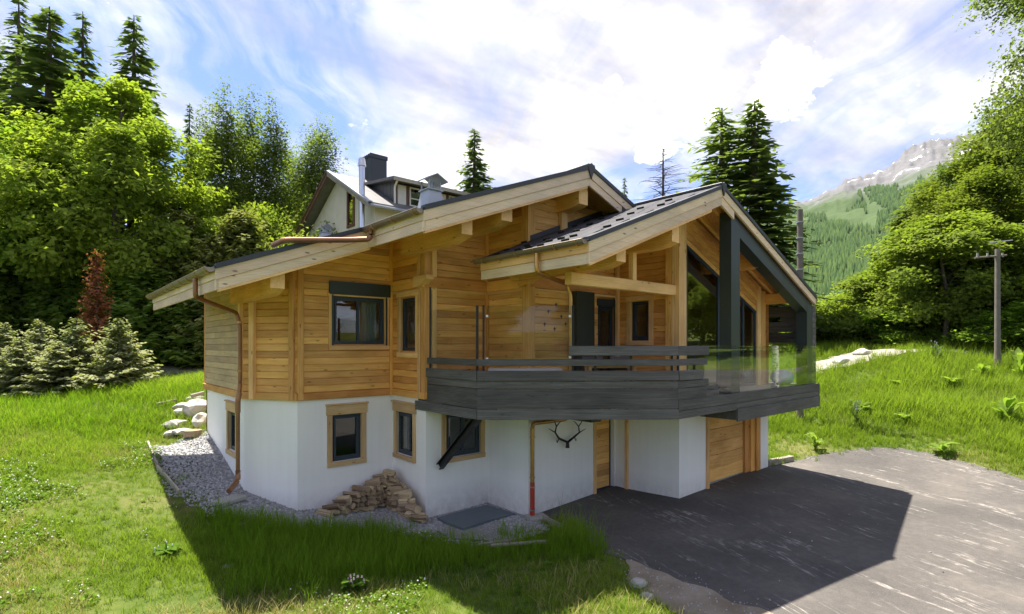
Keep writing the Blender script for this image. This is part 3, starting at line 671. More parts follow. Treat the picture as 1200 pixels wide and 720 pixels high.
rake('edge_trim', 4.83, RB-.06, Tm, -.45, -.406, AM+.03, AM+.09, 'larch_pale', roof); rake('edge_trim', 2.14, 4.86, Tm, -.45, -.406, AW+.03, AW+.09, 'larch_pale', roof)
rake('step_flashing', 10.15, 10.55, Tm, -.60, -.24, AM+.0, AM+.08, 'anthracite', roof)
for (b, a0, a1) in ((4.79, AM+.02, AW+.05), (2.10, AW+.02, ABK)):
    z = Tm(b); plank('fascia_board', (b+.02, a0, z-.14), (b+.02, a1, z-.14), .035, .15, 'barge', roof); plank('fascia_board', (b+.035, a0, z-.31), (b+.035, a1, z-.31), .035, .18, 'barge', roof)
    gutter(b-.065, a0, a1-.02, z-.035, roof)
plank('ridge_cap', (RB, AM-.035, RZ+.02), (RB, ABK, RZ+.02), .22, .06, 'anthracite', roof); mb = MB().prism([(RB-.12, AM-.04, Tm(RB-.12)+.05), (RB, AM-.04, RZ-.27), (RB+.12, AM-.04, Tm(RB+.12)+.05), (RB, AM-.04, RZ+.08)], (0, .03, 0)); obj('ridge_end', mb, 'anthracite', roof)
FRR = [(6.62, FB, AF, 8.66, Tf), (10.35, FB, 8.66, ABK, Tf), (FB, 16.14, AF, ABK, Tf)]
roof2 = slab('front_roof', FRR, -.050, -.022, 'anthracite', CHALET)
slab('soffit', [(b0, b1, a0+.05, a1-.01, z) for b0, b1, a0, a1, z in FRR], -.085, -.051, 'larch', roof2)
rafters(roof2, 6.66, FB-.05, lambda b: Tf(b)-.016, AF+.16, 8.6, .55, 'larch'); rafters(roof2, FB+.05, 16.0, lambda b: Tf(b)-.016, AF+.42, 9.0, .45, 'larch')
for d0, d1, off in ((-.225, -.055, 0), (-.405, -.23, .022)):
    rake('barge_board', 6.65, FB-.002, Tf, d0, d1, AF+off, AF+off+.045, 'barge', roof2)
rake('barge_board', FB+.002, 16.12, Tf, -.225, -.055, AF, AF+.045, 'barge', roof2); rake('barge_board', FB+.002, 11.52, Tf, -.405, -.23, AF+.022, AF+.067, 'barge', roof2)
rake('edge_flashing', 6.64, FB, Tf, -.052, .03, AF-.03, AF+.12, 'anthracite', roof2); rake('edge_flashing', FB, 16.14, Tf, -.052, .03, AF-.03, AF+.12, 'anthracite', roof2)
rake('edge_trim', 6.70, FB-.4, Tf, -.46, -.406, AF+.03, AF+.08, 'larch_pale', roof2)
plank('ridge_cap', (FB, AF-.035, FZ+.025), (FB, ABK, FZ+.025), .22, .06, 'anthracite', roof2); mb = MB().prism([(FB-.10, AF-.04, Tf(FB-.10)+.05), (FB, AF-.04, FZ-.22), (FB+.10, AF-.04, Tf(FB+.10)+.05), (FB, AF-.04, FZ+.075)], (0, .03, 0)); obj('ridge_end', mb, 'anthracite', roof2)
z = Tf(6.64); plank('fascia_board', (6.66, AF+.02, z-.15), (6.66, 8.66, z-.15), .035, .16, 'larch_pale', roof2); plank('fascia_board', (6.675, AF+.02, z-.325), (6.675, 8.66, z-.325), .035, .18, 'barge', roof2)
gutter(6.565, AF+.02, 8.72, z-.03, roof2, mat='zinc', step=.5); gutter(16.22, AF+.02, 12, Tf(16.15)-.05, roof2, mat='copper')
rake('step_flashing', 7.98, 10.4, Tf, .0, .14, 8.62, 8.66, 'anthracite', roof2)
# roof tiles on the visible pitch of the front roof
TL, TW = .40, .305
me = bpy.data.meshes.new('roof_tile'); mb = MB(); mb.prism([(0, 0, -.012), (TL*1.06, 0, .006), (TL*1.06, 0, .022), (0, 0, .012)], (0, TW-.006, 0)); tile_me = mb.mesh('roof_tile'); tile_me.materials.append(MT['slate_tile'])
ang = math.atan(FL); nb = int((FB-6.60)/(TL*math.cos(ang))); ss = MB().box(0, .02, .03, .20, .014, .055).mesh('snow_guard'); ss.materials.append(MT['black_steel'])
for k in range(nb+1):
    b = 6.58+k*TL*math.cos(ang); off = (k % 2)*TW/2
    j = -1
    while True:
        a = AF+.125-off*0+j*TW+off; j += 1
        if a > 8.60: break
        if a < AF+.10: continue
        if b > FB-.12: continue
        M = Matrix.Translation((b, a, Tf(b)+.004+random.uniform(-.003, .003))) @ Matrix.Rotation(-ang, 4, 'Y') @ Matrix.Rotation(random.uniform(-.006, .006), 4, 'X')
        obj('roof_tile', tile_me, None, roof2, M)
        if (j+2*k) % 5 in (0,) and k < nb-1 or (k in (0, 1) and j % 2 == 0): obj('snow_guard', ss, None, roof2, M @ Matrix.Translation((.12, .03, 0)))
# ---- dark portal frame under the right pitch
pf = obj('portal_frame', MB().box(11.50, 11.90, 5.86, 6.14, 2.40, Tf(11.9)-.22), 'green_metal', CHALET)
mb = MB(); f0 = lambda b: Tf(b)-.60; f1 = lambda b: Tf(b)-.226
mb.prism([(11.901, 5.863, f0(11.9)), (15.72, 5.863, f0(15.72)), (15.72, 5.863, f1(15.72)), (11.901, 5.863, f1(11.9))], (0, .27, 0)); obj('raking_beam', mb, 'green_metal', pf)
mb = MB().prism([(11.5, 5.861, f1(11.9)), (11.9, 5.861, f1(11.9)), (11.5, 5.861, f1(11.5))], (0, .275, 0)); obj('frame_head', mb, 'green_metal', pf)
mb = MB().prism([(15.721, 5.86, 2.40), (16.06, 5.86, 2.40), (16.06, 5.86, f1(16.06)), (15.721, 5.86, f1(15.721))], (0, .28, 0)); obj('column', mb, 'green_metal', pf)
# black boarded screen at the end of the terrace
scn = obj('privacy_screen', MB().box(16.18, 16.26, 5.95, 6.03, 2.4, 4.62).box(16.18, 16.26, 7.7, 7.78, 2.4, 4.62), 'black_steel', CHALET)
for k in range(7):
    z0 = 3.58+k*.15
    if k == 4: plank('board', (16.20, 5.93, z0+.072), (16.20, 6.75, z0+.072), .03, .14, 'black_wood', scn); plank('board', (16.20, 7.12, z0+.072), (16.20, 7.8, z0+.072), .03, .14, 'black_wood', scn)
    else: plank('board', (16.20, 5.93, z0+.072), (16.20, 7.8, z0+.072), .03, .146-.012*(k in (1, 2)), 'black_wood', scn)
for k in range(14): plank('board', (16.10, 5.88, 2.45+k*.16), (16.36, 5.88, 2.45+k*.16), .03, .155, 'black_wood', scn)
# ---- balcony
BL, BR = Vector((6.29, 8.31, 0)), Vector((9.28, 5.80, 0))
bal = obj('balcony', MB().prism([(6.33, 10.6, 2.29), (6.33, 8.35, 2.29), (9.31, 5.85, 2.29), (16.42, 5.85, 2.29), (16.42, 7.9, 2.29), (15.4, 7.9, 2.29), (15.4, 6.95, 2.29), (11.0, 6.95, 2.29), (11.0, 8.7, 2.29), (8.0, 8.7, 2.29), (8.0, 10.12, 2.29), (6.33, 10.12, 2.29)], (0, 0, .115)), 'old_wood', CHALET)
FA = Seg((6.28, 10.9), (6.29, 8.31)); FF = Seg((6.29, 8.31), (9.28, 5.80)); FBs = Seg((9.28, 5.80), (16.42, 5.80))
def fa(px): return FA.u(a=pb(px, 405, 6.28).y)
def fb(px): return pa(px, 405, 5.8).x-9.28
def fboard(sg, u0, u1, z0, z1, y=0., th=.04): return bx('board', sg, u0, u1, y, y+th, z0, z1, 'black_wood', bal, .007)
for z0, z1, px, y in ((3.104, 3.233, 490, 0), (2.815, 3.01, 486, -.03), (2.662, 2.808, 494, .008), (2.268, 2.658, 490, .0), (2.062, 2.262, 487, -.02)):
    mid = z0+.11 if z1-z0 > .3 else None
    fboard(FA, fa(px), FA.L-.001, z0, z1, y)
    fboard(FF, .001, FF.L-.001, z0, z1, y)
u667 = (pa(667, 405, 6.9).x-6.29)/FF.d.x
fr_ = None
for uu in np.linspace(0, FF.L, 800):
    p = FF.pt(uu, 3.4); X = p.x*eB[0]+p.y*eA[0]; Z = p.x*eB[1]+p.y*eA[1]; q = CX+FPX*X/Z
    if fr_ is None and q >= 667: fr_ = uu
fboard(FF, fr_, FF.L-.001, 3.30, 3.49)
for z0, z1, px, y in ((3.30, 3.49, 831, 0), (3.104, 3.233, 829, 0), (2.815, 3.01, 822, -.03), (2.662, 2.808, 831, .008), (2.44, 2.658, 828, 0)): fboard(FBs, .001, fb(px), z0, z1, y)
fboard(FBs, .001, 2.4, 2.225, 2.436, -.012); fboard(FBs, 2.402, FBs.L, 2.225, 2.436, -.012); fboard(FBs, .001, 2.35, 2.062, 2.22, 0); fboard(FBs, 2.352, FBs.L+.01, 2.09, 2.22, .0); fboard(FBs, 2.35, FBs.L-.02, 1.80, 2.088, -.03)
bx('lower_beam', FBs, 2.36, FBs.L-.1, .02, .9, 1.83, 2.26, 'black_wood', bal)
SR = Seg((16.43, 5.80), (16.43, 7.9)); fboard(SR, 0, SR.L, 2.225, 2.436, .0); fboard(SR, 0, SR.L, 1.82, 2.22, .01)
# steel posts and glass
def bpost(p, z0, z1, s=.05): return obj('post', MB().box(-s/2, s/2, -s/2, s/2, z0, z1), 'black_steel', bal, Matrix.Translation((p.x, p.y, 0)) @ Matrix.Rotation(math.atan2(FF.d.y, FF.d.x), 4, 'Z'))
bpost(FA.pt(fa(500), 0, .08), 2.4, 5.0, .045); bpost(FA.pt(fa(555), 0, .08), 2.4, 4.28); bpost(FF.pt(.12, 0, .08), 2.4, 4.28, .04); bpost(FF.pt(fr_+.08, 0, .08), 2.4, 4.28, .045)
for uu in (2.3, 3.0, 3.8): bpost(FF.pt(uu, 0, .07), 2.4, 3.48, .04)
for uu in (.1, .7): bpost(FBs.pt(uu, 0, .07), 2.4, 3.48, .04)
def gpanel(sg, u0, u1, z0, z1, y, mat='balustrade_glass'): return obj('glass_panel', MB().box(u0, u1, y, y+.012, z0, z1), mat, bal, sg.M(0, 0))
gpanel(FA, fa(503), fa(553.5), 3.20, 4.27, .075, 'screen_glass'); gl = gpanel(FF, .16, fr_+.05, 3.20, 4.27, .075, 'screen_glass')
for uu, zz in ((.19, 4.07), (fr_+.02, 4.07), (.19, 3.24), (fr_+.02, 3.27)): obj('clamp', MB().box(uu-.022, uu+.022, .055, .10, zz-.022, zz+.022), 'white_paint', bal, FF.M())
gb = [fb(828), fb(884), fb(934), FBs.L-.08]
for u0, u1 in zip(gb[:-1], gb[1:]): gpanel(FBs, u0+.004, u1-.004, 2.40, 3.49, .05)
gpanel(SR, .1, SR.L, 2.40, 3.49, .06)
for px, py in ((651.5, 357.5), (642.5, 365.5), (657.7, 371.5), (638.3, 380.5), (663, 380), (650, 386)):
    best = min(np.linspace(0, FF.L, 600), key=lambda uu: abs((lambda p: CX+FPX*(p.x*eB[0]+p.y*eA[0])/(p.x*eB[1]+p.y*eA[1]))(FF.pt(uu, 0, .07))-px)); p = FF.pt(best, 0, .07); zz = zat(py, p.x*eB[1]+p.y*eA[1])
    sh = [(0, .052), (.012, .02), (.034, .026), (.020, .004), (.010, -.012), (.006, -.048), (-.004, -.030), (-.008, -.008), (-.034, .0), (-.014, .016)]
    mb = MB().prism([(x, .068, z) for x, z in sh], (0, .005, 0)); obj('bird_sticker', mb, 'rubber_black', bal, FF.M(best, zz))
# steel under the balcony
def ibeam(name, p0, p1, h=.16, wd=.12, mat='black_steel', parent=None, up=(0, 0, 1)):
    L = (Vector(p1)-Vector(p0)).length; mb = MB().box(-L/2, L/2, -wd/2, wd/2, h/2-.014, h/2).box(-L/2, L/2, -wd/2, wd/2, -h/2, -h/2+.014).box(-L/2, L/2, -.006, .006, -h/2+.014, h/2-.014)
    return obj(name, mb, mat, parent or bal, frame_from(p0, p1, up))
ibeam('steel_brace', (6.62, 10.12, .80), (6.72, 8.72, 2.12), .15, .13); ibeam('steel_joist', (6.70, 10.15, 2.20), (6.70, 8.2, 2.20), .16, .12)
e = pa(693, 500, 7.5); plank('steel_joist', (e.x+.16, 7.5, 2.0), (e.x+.16, 8.7, 2.0), .34, .26, 'black_wood', bal)
e = pa(640, 500, 8.0)
# ---- downpipes
def pipe(name, pts, r=.042, mat='copper', bend=.12, seg=12): return obj(name, MB().tube(pts, r, seg, bend=bend), mat, CHALET, smooth=False)
zg = Tm(2.1)-.09
dp = pipe('downpipe', [(2.03, 11.1, zg-.02), (2.03, 11.1, zg-.36), (3.10, 12.7, zg-.52), (3.16, 12.66, zg-.8), (3.16, 12.66, 2.62), (3.12, 12.66, 2.3), (3.12, 12.66, .62), (2.93, 12.45, .48)], .043, 'copper', .10)
for z in (4.0, 2.95, 2.2): obj('pipe_clip', MB().tube([(3.155 if z > 2.4 else 3.12, 12.66, z-.02), (3.155 if z > 2.4 else 3.12, 12.66, z+.02)], .052, 12), 'copper_bright', dp)
obj('pipe_shoe', MB().tube([(3.12, 12.66, .80), (3.12, 12.66, .58), (2.88, 12.40, .44)], .056, 12, bend=.1), 'copper', dp)
obj('pipe_collar', MB().tube([(3.12, 12.66, 2.05), (3.12, 12.66, 2.32), (3.15, 12.66, 2.48)], .055, 12, bend=.05), 'copper', dp)
dp = pipe('roof_drain_pipe', [(4.72, AW-.28, Tm(4.79)-.07), (4.72, AW-.28, Tm(4.79)-.28), (4.35, AW-.16, Tm(4.5)-.22), (3.15, AW-.12, Tm(3.15)+.14), (3.1, AW+.3, Tm(3.1)+.12)], .05, 'copper', .12)
zg = Tf(6.6)-.09
dp = pipe('downpipe', [(6.565, 6.93, zg), (6.565, 6.93, zg-.33), (7.90, 7.47, zg-.40), (8.0, 7.45, zg-.60), (8.0, 7.45, 2.41)], .042, 'copper_bright', .10)
pr_ = pa(622.5, 565, 8.6)
dp = pipe('downpipe', [(9.2, 8.56, 1.93), (9.05, 8.56, 1.80), (8.04, 8.58, 1.80), (8.0, 8.58, 1.72), (8.0, 8.58, .5)], .046, 'copper_bright', .10)
obj('red_section', MB().tube([(8.0, 8.58, .52), (8.0, 8.58, -.20)], .052, 14), 'red_pipe', dp)
for z in (.62, .42, -.08, 1.5): obj('pipe_clip', MB().tube([(8.0, 8.58, z-.012), (8.0, 8.58, z+.012)], .06, 12), 'steel' if z < .6 else 'copper_bright', dp)
# roof cowls
def cowl(b, a, k, name, label):
    z0 = Tm(b); o = thing(name, (b, a, z0), label, 'chimney cowl', None)
    mb = MB(); w0, w1, h = .34*k, .22*k, .55*k
    mb.add([(b-w0, a-w0, z0-.15), (b+w0, a-w0, z0-.15), (b+w0, a+w0, z0-.15), (b-w0, a+w0, z0-.15), (b-w1, a-w1, z0+h), (b+w1, a-w1, z0+h), (b+w1, a+w1, z0+h), (b-w1, a+w1, z0+h)], [(0,3,2,1),(4,5,6,7),(0,1,5,4),(1,2,6,5),(2,3,7,6),(3,0,4,7)])
    obj('flue_box', mb, 'grey_metal', o); obj('cap_plate', MB().box(b-w1*1.25, b+w1*1.25, a-w1*1.25, a+w1*1.25, z0+h, z0+h+.03*k), 'grey_metal', o)
    for sx in (-1, 1):
        for sy in (-1, 1): obj('leg', MB().box(b+sx*w1*.9-.02*k, b+sx*w1*.9+.02*k, a+sy*w1*.9-.02*k, a+sy*w1*.9+.02*k, z0+h+.03*k, z0+h+.30*k), 'grey_metal', o)
    obj('inner_flue', MB().tube([(b, a, z0+h), (b, a, z0+h+.26*k)], .10*k, 12), 'grey_metal', o)
    mb = MB(); r = w1*1.7; zz = z0+h+.26*k
    for s_ in (-1, 1): mb.prism([(b, a-r, zz+.20*k), (b+s_*r, a-r, zz), (b+s_*r, a-r, zz+.02), (b, a-r, zz+.22*k)], (0, 2*r, 0))
    obj('gable_cap', mb, 'grey_metal', o)
p = pa(505, 405, 9.2); cowl(p.x, 9.2, .66, 'chimney_cowl', 'grey metal chimney cowl with little gable cap high on the main roof pitch')
p = pa(381, 405, 12.2); cowl(p.x, 12.2, .42, 'chimney_cowl', 'smaller grey metal cowl low on the roof, beside the cream gable')
# ================================================================== THINGS AROUND THE HOUSE
def rock_mesh(name, r, seed, sq=(1, 1, .7), sub=2, rough=.35):
    bm = bmesh.new(); bmesh.ops.create_icosphere(bm, subdivisions=sub, radius=1)
    for v in bm.verts:
        n = noise.noise(v.co*1.3+Vector((seed*7.1, seed*3.3, 0)))*rough+noise.noise(v.co*3.1+Vector((seed, 0, 5)))*rough*.35
        v.co = Vector((v.co.x*sq[0], v.co.y*sq[1], v.co.z*sq[2]))*r*(1+n)
    me = bpy.data.meshes.new(name); bm.to_mesh(me); bm.free(); return me
def gp(px, py):      # where the view ray through a pixel meets the ground
    r = ray(px, py); t0 = 3.0
    for t1 in np.arange(3., 60., .1):
        if CH+r[2]*t1 < tz(r[0]*t1, r[1]*t1): break
        t0 = t1
    for _ in range(14):
        tm_ = (t0+t1)/2
        if CH+r[2]*tm_ < tz(r[0]*tm_, r[1]*tm_): t1 = tm_
        else: t0 = tm_
    return Vector((r[0]*t1, r[1]*t1, CH+r[2]*t1))
# slate slab by the wall
sm = sheet('slate_slab', [(6.43,9.93),(7.83,9.96),(7.9,9.04),(6.46,9.0)], 0, 'slate', .5)
bpy.data.objects.remove(sm)
bm = bmesh.new(); vs = [bm.verts.new((x, y, 0)) for x, y in [(6.43,9.93),(7.10,9.97),(7.83,9.96),(7.86,9.5),(7.9,9.04),(7.2,9.05),(6.46,9.0),(6.40,9.5)]]; f = bm.faces.new(vs[::-1]); r_ = bmesh.ops.extrude_face_region(bm, geom=[f])
for v in [g for g in r_['geom'] if isinstance(g, bmesh.types.BMVert)]: v.co.z -= .06
bmesh.ops.recalc_face_normals(bm, faces=bm.faces); me = bpy.data.meshes.new('slate_slab'); bm.to_mesh(me); bm.free()
tag(obj('slate_slab', me, 'slate', M=Matrix.Translation((0, 0, tz(7.1, 9.5)+.07))), 'blue grey slate slab lying on gravel in the corner of the white wall', 'slab')
# splash blocks
tag(obj('splash_block', MB().cbox(.62, .34, .10, .02), 'concrete', M=Matrix.Translation((2.86, 12.36, tz(2.86, 12.36)+.06)) @ Matrix.Rotation(R(28), 4, 'Z')), 'flat concrete block under the copper pipe shoe', 'block')
tag(obj('splash_block', MB().cbox(.42, .34, .09, .03), 'concrete', M=Matrix.Translation((8.05, 8.5, tz(8.05, 8.5)+.03)) @ Matrix.Rotation(R(-20), 4, 'Z')), 'pale concrete foot under the red drain pipe', 'block')
# edging timbers and loose battens
def ground_plank(name, p0, p1, dep, hei, mat, label, cat, lift=0., group=None):
    a = Vector((*p0, tz(*p0)+lift)); b = Vector((*p1, tz(*p1)+lift)); o = plank(name, a, b, dep, hei, mat, None, c=.012); return tag(o, label, cat, group)
for (p0, p1, lb) in (((1.93,16.3),(1.88,14.4),'thin timber edging between meadow and gravel, behind the downpipe'), ((1.88,14.38),(2.06,12.85),'thin timber edging between meadow and gravel, beside the splash block'), (tuple(gp(637,612).xy),tuple(gp(658,622).xy),'short timber edging at the end of the gravel, by the asphalt')):
    ground_plank('edging_board', p0, p1, .05, .16, 'old_wood', lb, 'edging', .06)
ground_plank('edging_log', (15.85,7.0), (17.3,6.9), .16, .16, 'old_wood', 'weathered edging log at the garage corner beside the grass', 'log', .08)
q0, q1 = tuple(gp(575,648).xy), tuple(gp(640,643).xy); ground_plank('batten', q0, q1, .07, .05, 'old_wood', 'longer grey batten lying in the grass below the slate slab', 'batten', .13)
q0, q1 = tuple(gp(560,644).xy), tuple(gp(612,637).xy); ground_plank('batten', q0, q1, .06, .045, 'old_wood', 'thinner batten half hidden in grass below the slate slab', 'batten', .09)
# firewood arch
def log_mesh(kind, L, r, seed):
    rs = random.Random(seed); mb = MB()
    if kind == 0: pr = [(r*math.cos(2*math.pi*i/8)*rs.uniform(.85, 1.1), r*math.sin(2*math.pi*i/8)*rs.uniform(.85, 1.1)) for i in range(8)]
    else:
        k0, k1 = rs.uniform(-.2, .2), rs.uniform(1.3, 2.3); pr = [(rs.uniform(-.12, .05)*r, rs.uniform(-.1, .1)*r)]+[(1.35*r*math.cos(k0+(k1-k0)*i/5)*rs.uniform(.9, 1.05), 1.35*r*math.sin(k0+(k1-k0)*i/5)*rs.uniform(.9, 1.05)) for i in range(6)]
        cxx = sum(p[0] for p in pr)/len(pr); cyy = sum(p[1] for p in pr)/len(pr); pr = [(p[0]-cxx, p[1]-cyy) for p in pr]
    n = len(pr); v = [(-L/2+rs.uniform(-.008, .008), y, z) for y, z in pr]+[(L/2+rs.uniform(-.008, .008), y*rs.uniform(.93, 1.03), z*rs.uniform(.93, 1.03)) for y, z in pr]
    mb.add(v, [(i, (i+1) % n, n+(i+1) % n, n+i) for i in range(n)]+[tuple(range(n-1, -1, -1)), tuple(range(n, 2*n))])
    me = mb.mesh('firewood_log'); me.materials.append(MT['firewood']); me.materials.append(MT['log_end'])
    for p in me.polygons[-2:]: p.material_index = 1
    if kind:
        for i in (0, n-1): me.polygons[i].material_index = 1
    return me
LM = [log_mesh(0 if i % 4 == 0 else 1, random.uniform(.30, .38), random.uniform(.050, .082), i) for i in range(16)]
PL = [(4.45, 11.30), (6.02, 11.42), (6.0, 9.95)]
def along(u):       # along the foot of the two walls
    l0 = 1.57
    if u < l0: k = u/l0; return Vector((PL[0][0]+(PL[1][0]-PL[0][0])*k, PL[0][1]+(PL[1][1]-PL[0][1])*k, 0)), 0.
    k = min(1, (u-l0)/1.47); return Vector((PL[1][0]+(PL[2][0]-PL[1][0])*k, PL[1][1]+(PL[2][1]-PL[1][1])*k, 0)), 1.
rl = random.Random(5); nlog = 0
step = .125; u = 0.
while u < 3.02:
    hmax = .16+.66*(u/1.62) if u < 1.62 else .82-.62*((u-1.62)/1.4)
    z = .06; row = 0
    while z < hmax:
        p, side = along(u+rl.uniform(-.03, .03)+(row % 2)*.05)
        top = z+.115 >= hmax
        g = tz(p.x, p.y)
        yaw = (R(-58) if side == 0 else R(-68))+rl.uniform(-.12, .12)
        if top: yaw += rl.choice((-.25, .2)); pitch = rl.uniform(-.25, .05)
        else: pitch = rl.uniform(-.06, .06)
        back = Vector((math.cos(yaw), math.sin(yaw), 0))*rl.uniform(-.04, .05)
        M = Matrix.Translation((p.x+back.x, p.y+back.y, g+z)) @ Matrix.Rotation(yaw, 4, 'Z') @ Matrix.Rotation(pitch, 4, 'Y') @ Matrix.Rotation(rl.uniform(0, 6.28), 4, 'X')
        o = obj('firewood_log', rl.choice(LM), None, None, M @ Matrix.Scale(1.15 if top else 1., 4))
        tag(o, 'split log laid along the top edge of the firewood pile' if top else 'small log in the body of the firewood pile, cut end showing', 'log', 'logs along the top of the firewood pile' if top else 'logs inside the firewood pile')
        nlog += 1; z += .105; row += 1
    u += step
# boulders behind the corner
for i, (px, py, z, r, sq, lb) in enumerate([(232,478,.95,.40,(1,.8,.75),'large pale boulder against the white wall corner'),(222,470,1.3,.30,(1.5,.9,.4),'flat slab of rock topmost in the boulder pile'),(236,490,1.0,.26,(.9,.9,.9),'grey boulder wedged under the largest one at the wall'),
    (205,492,1.05,.24,(1.2,.9,.6),'low pale rock at the meadow side of the boulder pile'),(215,500,.95,.20,(1.3,1,.5),'small white rock at the end of the gravel'),(200,503,.95,.15,(1.2,.9,.7),'fist sized rock in the grass beside the gravel end'),(228,462,1.5,.20,(1.3,.8,.6),'rock with a timber lying on it, behind the pile'),(210,478,1.2,.16,(1,1,.8),'rounded rock half sunk in the grass behind the pile')]):
    p = gp(px, py+8); g = tz(p.x, p.y)
    tag(obj('boulder', rock_mesh('boulder', r, i+1, sq), 'stone', M=Matrix.Translation((p.x, p.y, g+r*sq[2]*.45))), lb, 'rock')
ground_plank('timber_offcut', tuple(gp(224,478).xy), tuple(gp(239,474).xy), .12, .10, 'old_wood', 'grey timber offcut lying on the boulders by the wall', 'timber', .35)
ground_plank('timber_offcut', tuple(gp(183,477).xy), tuple(gp(207,472).xy), .08, .07, 'old_wood', 'long grey timber lying in grass beside the boulders', 'timber', .08)
p = gp(226, 512); tag(obj('log_stump', MB().tube([(0, 0, 0), (0, 0, .16)], .24, 14, .22), 'firewood', M=Matrix.Translation((p.x, p.y, tz(p.x, p.y)+.02)), smooth=False), 'cut log round sitting on the gravel before the boulders', 'log')
for i, (px, py, r, lb) in enumerate([(748,688,.13,'pale stone at the edge of the dry dirt patch'), (757,703,.10,'white stone lying in dirt near the asphalt'), (268,668,.10,'white stone in the grass at the edge of the house shadow')]):
    p = gp(px, py); tag(obj('stone', rock_mesh('stone', r, i+40, (1.3, .9, .6)), 'stone', M=Matrix.Translation((p.x, p.y, tz(p.x, p.y)+r*.35))), lb, 'stone')
for i, (px, Z, r, sq, lb) in enumerate([(985,25.6,.34,(1.3,1,.7),'broad pale rock slab beside the stony path'),(1012,26.2,.4,(1.4,1,.6),'pale rock at the bend of the stony path'),(968,25.0,.24,(1.4,1,.7),'smaller pale rock near the house end of the stony path')]):
    p = PZ(px, Z); tag(obj('boulder', rock_mesh('boulder', r, i+60, sq), 'stone', M=Matrix.Translation((*p, tz(*p)+.05))), lb, 'rock')
# antlers under the balcony
an = thing('antlers', (8.9, 8.62, 1.5), 'black antlers hung on the white wall under the balcony', 'antlers')
bse = pa(665, 522, 8.60); s_ = 1.0
tip = lambda px, py, d=0: pa(px, py, 8.60-d)
obj('skull_plate', MB().tube([tip(665,525), tip(665,518)], .05, 8, .035), 'rubber_black', an)
for pts in ([(664,518),(655,514),(650.5,507),(652,500),(650,494)], [(666,518),(673,512),(679,507),(678,500),(682,494)]):
    bm_ = MB().tube([tip(x, y, .02*i) for i, (x, y) in enumerate(pts)], .030, 8, .010)
    at_ = obj('antler', bm_, 'rubber_black', an)
    for (i, dx, dy) in ((1, -2, 5), (2, -5, -3), (3, 4, -5)):
        x, y = pts[i]; sgn = 1 if pts[0][0] < 665 else -1
        obj('tine', MB().tube([tip(x, y, .02*i), tip(x+dx*sgn, y+dy, .05), tip(x+dx*1.5*sgn, y+dy*.8-2, .08)], .015, 6, .005), 'rubber_black', at_)
# terrace furniture
p = pa(917, 437, 6.45); bs = rock_mesh('stone_ball', .30, 3, (1.1, 1, .72), 3, .08)
tag(obj('stone_ball', bs, 'ball_stone', M=Matrix.Translation((p.x, 6.45, 2.405+.2)), smooth=True), 'pale rounded decorative stone on the terrace behind the glass', 'stone')
def table(x, y, rz, L, Wd, zt, mat, label, name='terrace_table'):
    o = thing(name, (x, y, 2.405), label, 'table'); M = Matrix.Translation((x, y, 2.405)) @ Matrix.Rotation(rz, 4, 'Z')
    obj('tabletop', MB().box(-L/2, L/2, -Wd/2, Wd/2, zt-.05, zt), mat, o, M); obj('apron', MB().box(-L/2+.08, L/2-.08, -Wd/2+.08, Wd/2-.08, zt-.13, zt-.051), mat, o, M)
    for sx in (-1, 1):
        for sy in (-1, 1): obj('leg', MB().box(sx*(L/2-.09)-.03, sx*(L/2-.09)+.03, sy*(Wd/2-.09)-.03, sy*(Wd/2-.09)+.03, 0, zt-.051), mat, o, M)
    return o
aF = math.atan2(FF.d.y, FF.d.x)
pt_ = FF.pt(.95, 0, .75); table(pt_.x, pt_.y, aF, 1.5, .7, .62, 'white_paint', 'low white table behind the balcony boards below the bird stickers')
pt_ = FF.pt(2.75, 0, .9); table(pt_.x, pt_.y, aF, 1.1, .7, .76, 'larch_pale', 'wooden table behind the balcony boards in front of the door')
def chair(x, y, rz, label):
    o = thing('terrace_chair', (x, y, 2.405), label, 'chair', 'chairs at the wooden terrace table'); M = Matrix.Translation((x, y, 2.405)) @ Matrix.Rotation(rz, 4, 'Z')
    obj('seat', MB().box(-.22, .22, -.22, .22, .42, .46), 'black_wood', o, M); obj('backrest', MB().box(-.22, .22, .20, .23, .55, .86), 'black_wood', o, M)
    for sx in (-1, 1):
        for sy in (-1, 1): obj('leg', MB().box(sx*.19-.02, sx*.19+.02, sy*.19-.02, sy*.19+.02, 0, .42 if sy < 0 else .86), 'black_steel', o, M)
pt_ = FF.pt(2.45, 0, 1.5); chair(pt_.x, pt_.y, aF+math.pi, 'dark chair at the wooden terrace table'); pt_ = FF.pt(3.05, 0, 1.5); chair(pt_.x, pt_.y, aF+math.pi, 'dark chair at the wooden terrace table')
# ---- utility poles
def pole(px, Z, top, r, name, label, arm):
    x, y = PZ(px, Z); g = tz(x, y); zt = zat(top, Z); o = thing(name, (x, y, g), label, 'utility pole')
    obj('shaft', MB().tube([(x, y, g-.3), (x, y, zt)], r, 12, r*.8), 'pole_wood', o)
    if arm:
        d = XZ(1, 0); obj('crossarm', MB().tube([(x-d[0]*.9, y-d[1]*.9, zt-.35), (x+d[0]*.35, y+d[1]*.35, zt-.25)], .04, 8), 'pole_wood', o)
        for k in (-.8, -.4, .2): obj('insulator', MB().tube([(x+d[0]*k, y+d[1]*k, zt-.32), (x+d[0]*k, y+d[1]*k, zt-.16)], .035, 8), 'concrete', o)
        obj('bracket', MB().tube([(x-d[0]*.3, y-d[1]*.3, zt+.25), (x+d[0]*.6, y+d[1]*.6, zt+.35)], .02, 6), 'grey_metal', o)
    else:
        for k in range(5): obj('hoop', MB().tube([(x, y, zt-.5-k*.6), (x, y, zt-.46-k*.6)], r*1.08, 12), 'grey_metal', o)
